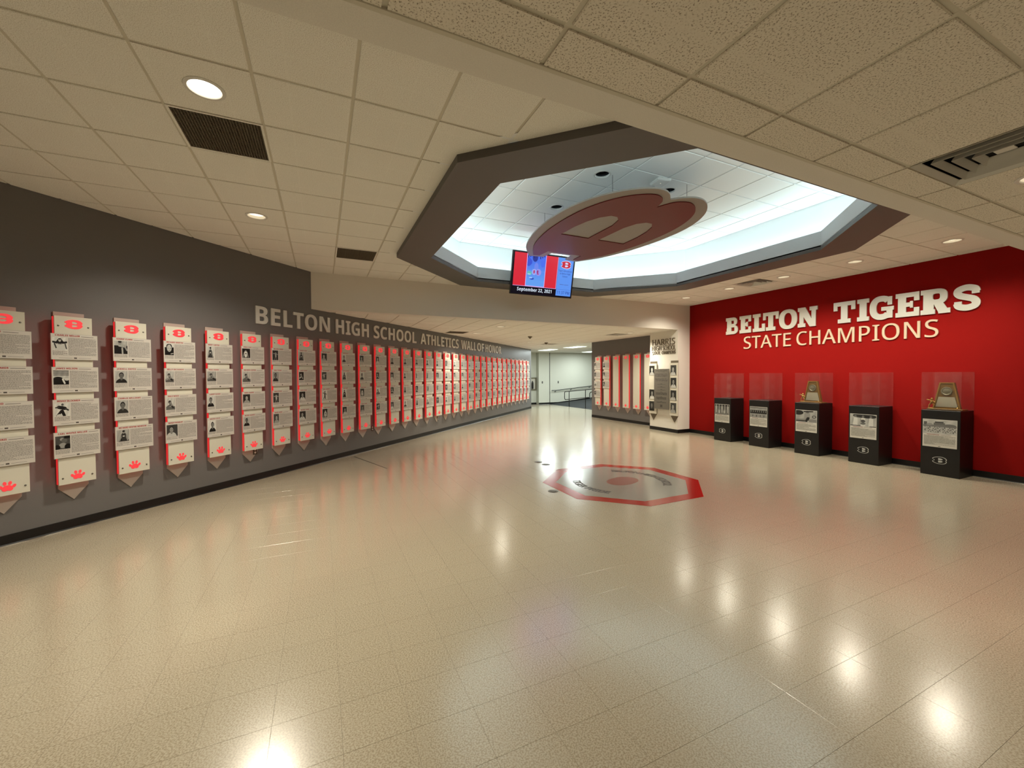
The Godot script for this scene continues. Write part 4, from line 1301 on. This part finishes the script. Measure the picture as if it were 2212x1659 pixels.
# ============================================================ pedestals
func pedestals() -> void:
	var im := Image.create(1600, 352, false, Image.FORMAT_RGB8)
	im.fill(Color(0.8, 0.79, 0.75))
	for k in 5:
		var x0 := k * 320
		var pic := Rect2i(x0 + 4, 6, 312, [196, 190, 190, 172, 178][k])
		var sh := []
		var g := 0.5
		match k:
			0:
				g = 0.12
				for p in 5:
					var px := 0.1 + 0.2 * p
					sh.append_array([["b", px - 0.07, 0.16, px + 0.07, 0.8, 0.62 if p % 2 == 0 else 0.5], ["l", px - 0.05, 0.5, px - 0.05, 0.95, 0.03, 0.55], ["l", px + 0.05, 0.5, px + 0.05, 0.95, 0.03, 0.55], ["e", px, 0.08, 0.035, 0.075, 0.55]])
				sh.append_array([["b", 0, 0.93, 1, 1, 0.45], ["e", 0.3, 0.72, 0.06, 0.16, 0.66], ["e", 0.66, 0.72, 0.06, 0.16, 0.66]])
			1:
				g = 0.55
				sh.append(["b", 0, 0, 1, 0.12, 0.42])
				sh.append(["b", 0, 0.3, 1, 0.62, 0.1])
				for p in 8:
					sh.append_array([["e", 0.07 + 0.123 * p, 0.26, 0.035, 0.06, 0.55], ["l", 0.07 + 0.123 * p, 0.38, 0.07 + 0.123 * p, 0.5, 0.035, 0.12], ["e", 0.07 + 0.123 * p, 0.42, 0.018, 0.07, 0.6]])
				for p in 9:
					sh.append_array([["e", 0.06 + 0.11 * p, 0.67, 0.032, 0.055, 0.6], ["l", 0.06 + 0.11 * p, 0.75, 0.06 + 0.11 * p, 0.9, 0.03, 0.3 if p % 2 else 0.5]])
			2:
				g = 0.62
				sh = [["e", 0.12, 0.2, 0.25, 0.2, 0.1], ["b", 0, 0.72, 1, 0.95, 0.5], ["b", 0.0, 0.85, 0.45, 0.93, 0.15], ["l", 0.55, 0.3, 0.55, 0.6, 0.14, 0.55], ["e", 0.56, 0.12, 0.08, 0.11, 0.4], ["l", 0.42, 0.1, 0.8, 0.06, 0.05, 0.12], ["l", 0.6, 0.62, 0.52, 0.9, 0.07, 0.1], ["e", 0.88, 0.5, 0.1, 0.12, 0.3], ["e", 0.88, 0.5, 0.05, 0.06, 0.66], ["e", 0.6, 0.9, 0.04, 0.05, 0.7]]
			3:
				g = 0.66
				sh = [["e", 0.5, 0.1, 0.4, 0.18, 0.18], ["e", 0.72, 0.14, 0.3, 0.16, 0.15]]
				for p in 3:
					var px := 0.2 + 0.3 * p
					sh.append_array([["l", px, 0.35, px, 0.9, 0.09, 0.8], ["e", px, 0.16, 0.05, 0.09, 0.42], ["l", px - 0.09, 0.35, px - 0.11, 0.7, 0.025, 0.6]])
				sh.append_array([["e", 0.5, 0.55, 0.09, 0.12, 0.3], ["e", 0.5, 0.75, 0.1, 0.1, 0.4], ["b", 0, 0.92, 0.4, 0.97, 0.1], ["b", 0.75, 0.95, 1, 1, 0.1]])
			4:
				g = 0.7
				sh = [["b", 0.02, 0.15, 0.12, 0.4, 0.35], ["b", 0.36, 0.12, 0.62, 0.2, 0.25], ["b", 0.32, 0.2, 0.66, 0.45, 0.4], ["b", 0.0, 0.36, 1.0, 0.5, 0.45], ["e", 0.8, 0.36, 0.18, 0.1, 0.42], ["e", 0.2, 0.34, 0.1, 0.08, 0.55]]
				for r in 4:
					for p in 13:
						sh.append(["e", 0.06 + 0.074 * p + 0.03 * (r % 2), 0.52 + 0.1 * r, 0.022, 0.035, 0.4 + 0.2 * ((p + r) % 2)])
						sh.append(["e", 0.06 + 0.074 * p + 0.03 * (r % 2), 0.57 + 0.1 * r, 0.03, 0.03, 0.72 - 0.3 * ((p + r) % 3) / 2.0])
		draw(im, pic, g, sh)
		im.fill_rect(Rect2i(x0 + 40, pic.end.y + 7, 120, 6), Color(0.45, 0.2, 0.18))
		im.fill_rect(Rect2i(x0 + 168, pic.end.y + 8, 100, 4), Color(0.4, 0.38, 0.36))
		text_block(im, Rect2i(x0 + 14, pic.end.y + 22, 292, 332 - pic.end.y - 24), 6, Color(0.4, 0.39, 0.35), 0.15)
		im.fill_rect(Rect2i(x0 + 150, 338, 22, 7), Color(0.35, 0.33, 0.3))
	var m := mat("pedestal_print", Color.WHITE, 0.5)
	m.albedo_texture = ImageTexture.create_from_image(im)
	var vs := [7.12, 6.175, 5.15, 4.165, 3.125]
	var who := ["farthest along the red wall, its plaque showing a row of white-clad players", "second from the pillar, its plaque showing two rows of a dark-shirted team", "third from the pillar, under the smaller-looking trophy", "fourth from the pillar, its plaque showing three figures in white", "nearest the camera, its plaque showing a team before a building"]
	var cases := ["empty clear acrylic case on the pedestal nearest the pillar", "empty clear acrylic case on the second pedestal from the pillar", "clear acrylic case over the trophy on the middle pedestal", "empty clear acrylic case between the two trophy cases", "clear acrylic case over the trophy on the pedestal nearest the camera"]
	var w := 0.235
	for k in 5:
		# local x = -v, z out of the wall; the front stands 0.5 m off the red wall
		var t := thing("pedestal", "black display pedestal " + who[k], "pedestal", facing_west(9.325, 0, vs[k]), "black pedestals along the red wall")
		part("body", t, rbox(Vector3(-w, 0, -0.235), Vector3(w, 1.066, w), 0.004), M.black_satin)
		part("plaque", t, printed_board(0.41, 0.452, 0.004, Rect2(k / 5.0, 0, 0.2, 1.0), Vector2((k * 320 + 1) / 1600.0, 0.99)), m, at(-0.005, 0.692, w))
		var st := begin()
		var c := 0.0545
		add_prism(st, scaled(emblem_outer(), c), [scaled(emblem_outer(), c * 0.9)], w, w + 0.002)
		add_prism(st, scaled(emblem_counter(1), c), [], w, w + 0.002)
		add_prism(st, scaled(emblem_counter(-1), c), [], w, w + 0.002)
		part("letter_emblem", t, st.commit(), M.white_print, at(0.0, 0.255, 0))
		var a := thing("acrylic_case", cases[k], "display case", facing_west(9.325, 1.066, vs[k]), "acrylic cases on the pedestals")
		var h := 0.62
		part("pane", a, box(Vector3(-w, 0, w - 0.005), Vector3(w, h, w)), M.acrylic)
		part("pane", a, box(Vector3(-w, 0, -w), Vector3(w, h, -w + 0.005)), M.acrylic)
		part("pane", a, box(Vector3(-w, 0, -w + 0.005), Vector3(-w + 0.005, h, w - 0.005)), M.acrylic)
		part("pane", a, box(Vector3(w - 0.005, 0, -w + 0.005), Vector3(w, h, w - 0.005)), M.acrylic)
		part("lid", a, box(Vector3(-w, h, -w), Vector3(w, h + 0.005, w)), M.acrylic)
		var es := begin()
		for sx in [-1, 1]:
			for sz in [-1, 1]:
				add_box(es, Vector3(sx * w - 0.0015, 0, sz * w - 0.0015), Vector3(sx * w + 0.0015, h, sz * w + 0.0015))
		part("edge", a, es.commit(), M.acrylic_edge if M.has("acrylic_edge") else M.acrylic)
		if k == 2 or k == 4: trophy(vs[k] - 0.01, "golden trapezoid trophy on the " + ("middle pedestal" if k == 2 else "pedestal nearest the camera"))

func trophy(v: float, label: String) -> void:
	var t := thing("trophy", label, "trophy", facing_west(9.29, 1.066, v), "trophies in the acrylic cases")
	part("base", t, rbox(Vector3(-0.215, 0.0, -0.1), Vector3(0.215, 0.022, 0.1), 0.005), M.walnut)
	part("slab", t, prism(pts([-0.165, 0.022, 0.165, 0.022, 0.085, 0.45, -0.085, 0.45]), [], -0.035, 0.02), M.walnut)
	part("rim", t, prism(pts([-0.168, 0.022, 0.168, 0.022, 0.087, 0.453, -0.087, 0.453]), [pts([-0.145, 0.04, 0.145, 0.04, 0.072, 0.435, -0.072, 0.435])], 0.02, 0.026), M.gold)
	part("medallion", t, lathe([[0.07, 0.02], [0.068, 0.03], [0.055, 0.032], [0.05, 0.028], [0.02, 0.034], [0.0001, 0.036]], 28), M.pewter, at(0, 0.31, 0))
	part("plate", t, prism(pts([-0.132, 0.05, 0.132, 0.05, 0.096, 0.215, -0.096, 0.215]), [], 0.02, 0.025), M.plate)
	for s in [-1, 1]:
		part("knob", t, lathe([[0.012, 0.02], [0.014, 0.03], [0.0001, 0.04]], 14), M.gold, at(0.14 * s, 0.036, 0.03))
	# a little golden player, crouched with an arm forward
	var st := begin()
	add_ball(st, Vector3(0, 0.155, 0.0), Vector3(0.017, 0.02, 0.017))
	add_ball(st, Vector3(0.0, 0.11, 0.0), Vector3(0.022, 0.034, 0.018))
	for q in [[0.01, 0.09, 0.03, 0.05], [-0.01, 0.09, -0.03, 0.05], [0.03, 0.05, 0.022, 0.012], [-0.03, 0.05, -0.034, 0.012], [-0.012, 0.13, -0.055, 0.142], [0.012, 0.128, 0.04, 0.1]]:
		add_tube(st, [Vector3(q[0], q[1], 0), Vector3(q[2], q[3], 0.004)], 0.0095, 8)
		add_ball(st, Vector3(q[2], q[3], 0.004), Vector3.ONE * 0.0105, 8)
	add_lathe(st, [[0.0001, 0.0], [0.042, 0.0], [0.036, 0.012], [0.0001, 0.012]], 20, Transform3D(Basis(Vector3.RIGHT, -PI / 2), Vector3.ZERO))
	part("figurine", t, st.commit(), M.gold, at(-0.165, 0.022, 0.06))

# ============================================================ floor emblem
func floor_emblem() -> void:
	var half := 1.142
	var ch := half * 0.4142
	var t := thing("floor_emblem", "octagonal red-bordered grey floor emblem with curved lettering", "floor emblem", at(CU, 0.0, -CV))
	var shift := func(p: PackedVector2Array) -> PackedVector2Array: return scaled(p, 1.0, -CU, -CV)
	part("border", t, slab(shift.call(octagon(half, ch)), [shift.call(octagon(half - 0.19, (half - 0.19) * 0.4142))], 0.0002, 0.0016), M.vinyl_red)
	part("field", t, slab(shift.call(octagon(half - 0.19, (half - 0.19) * 0.4142)), [], 0.0002, 0.0014), M.vinyl_grey)
	# a plain mottled red oval stands at the centre
	var st := begin()
	add_prism(st, ellipse(0, 0, 0.3, 0.2, 32, 0.9), [], 0.0, 0.0006)
	part("centre_oval", t, st.commit(), M.vinyl_blush, Transform3D(Basis(Vector3(1, 0, 0), Vector3(0, 0, -1), Vector3(0, 1, 0)) * Basis(Vector3.BACK, 0.3), Vector3(0.03, 0.0014, 0.0)))
	curved(t, "BELTON HIGH SCHOOL", 0.68, 64.0, -49.0, true)
	curved(t, "TIGER PRIDE", 0.70, 150.0, 218.0, false)

func curved(t: Node3D, s: String, r: float, a0: float, a1: float, outward: bool) -> void:
	# letters laid on the floor along a circle round the emblem's centre; angles in degrees from +u towards +v
	var total := bold.get_string_size(s, HORIZONTAL_ALIGNMENT_LEFT, -1, 100).x
	for k in s.length():
		if s[k] == " ": continue
		var mid := (bold.get_string_size(s.substr(0, k), HORIZONTAL_ALIGNMENT_LEFT, -1, 100).x + bold.get_string_size(s[k], HORIZONTAL_ALIGNMENT_LEFT, -1, 100).x / 2) / total
		var a := deg_to_rad(lerpf(a0, a1, mid))
		var tm := TextMesh.new()
		tm.font = bold
		tm.font_size = 100
		tm.pixel_size = 0.0017
		tm.depth = 0.0008
		tm.curve_step = 2.0
		tm.text = s[k]
		var dir := Vector3(cos(a), 0, -sin(a))
		var up := dir if outward else -dir
		part("letter", t, tm, M.vinyl_ink, Transform3D(Basis(up.cross(Vector3.UP), up, Vector3.UP), dir * r + Vector3(0, 0.0022, 0)))

# ============================================================ small fittings
func small_fittings() -> void:
	for k in 3:
		var c: Array = [[3.768, 6.949], [3.79, 6.69], [3.011, 5.109]][k]
		var t := thing("floor_outlet", ["round dark metal floor cover, farther of the pair beyond the floor emblem", "round dark metal floor cover, nearer of the pair beyond the floor emblem", "round dark metal floor cover at the floor emblem's border"][k], "floor outlet", Transform3D(Basis(Vector3.RIGHT, -PI / 2), W(c[0], 0.0, c[1])), "round floor covers")
		part("cover", t, lathe([[0.075, 0.0], [0.072, 0.003], [0.06, 0.004], [0.0001, 0.004]], 32), M.brass_cover)
		part("lid", t, lathe([[0.045, 0.004], [0.044, 0.006], [0.0001, 0.006]], 28), M.brass_cover)
	var a := W(0.6, 0.0004, 9.08)
	var b := W(1.053, 0.0004, 7.671)
	struct_mesh("trim_4", "thin black seam strip set in the floor near the grey wall", rbox(Vector3(-0.007, 0, 0), Vector3(0.007, 0.002, a.distance_to(b)), 0.0006), M.rubber_base, Transform3D(Basis.looking_at(a - b, Vector3.UP), a))
	for k in 3:
		var q: Array = [[4.765, 0.478], [7.628, 0.489], [10.487, 0.43]][k]
		var t := thing("wall_outlet", "pale wall socket under the points of the displays, " + ["nearest along the grey wall", "second along the grey wall", "third along the grey wall"][k], "wall socket", on_left_wall(q[0], q[1], 0.0 if k != 0 and k != 2 else 0.014), "wall sockets on the grey wall")
		part("plate", t, rbox(Vector3(-0.035, -0.057, 0), Vector3(0.035, 0.057, 0.006), 0.002), M.brass_cover)
		for s in [-1, 1]:
			part("socket", t, lathe([[0.017, 0.006], [0.016, 0.009], [0.0001, 0.009]], 16), M.white_metal, at(0, 0.025 * s, 0))
	var ap := thing("access_point", "white square wireless box under the raised ceiling", "wireless box", flat_down(4.43, TOP, 4.49) * Transform3D(Basis(Vector3.BACK, 0.15), Vector3.ZERO))
	part("body", ap, rbox(Vector3(-0.11, -0.11, 0.0), Vector3(0.11, 0.11, 0.04), 0.018), M.white_metal)
	part("light_dot", ap, lathe([[0.006, 0.04], [0.0001, 0.043]], 10), M.lamp_face)
	for k in 2:
		var c: Array = [[6.218, 12.005], [7.972, 14.022]][k]
		var t := thing("smoke_detector", ["smoke detector on the hall ceiling beyond the first pair of downlights", "smoke detector on the hall ceiling before the bright lobby panels"][k], "smoke detector", flat_down(c[0], LOW, c[1]), "smoke detectors")
		part("base", t, lathe([[0.07, 0.0], [0.07, 0.02], [0.055, 0.03], [0.0001, 0.03]], 24), M.grille_core)
		part("head", t, lathe([[0.04, 0.03], [0.036, 0.06], [0.02, 0.07], [0.0001, 0.07]], 20), M.pewter)
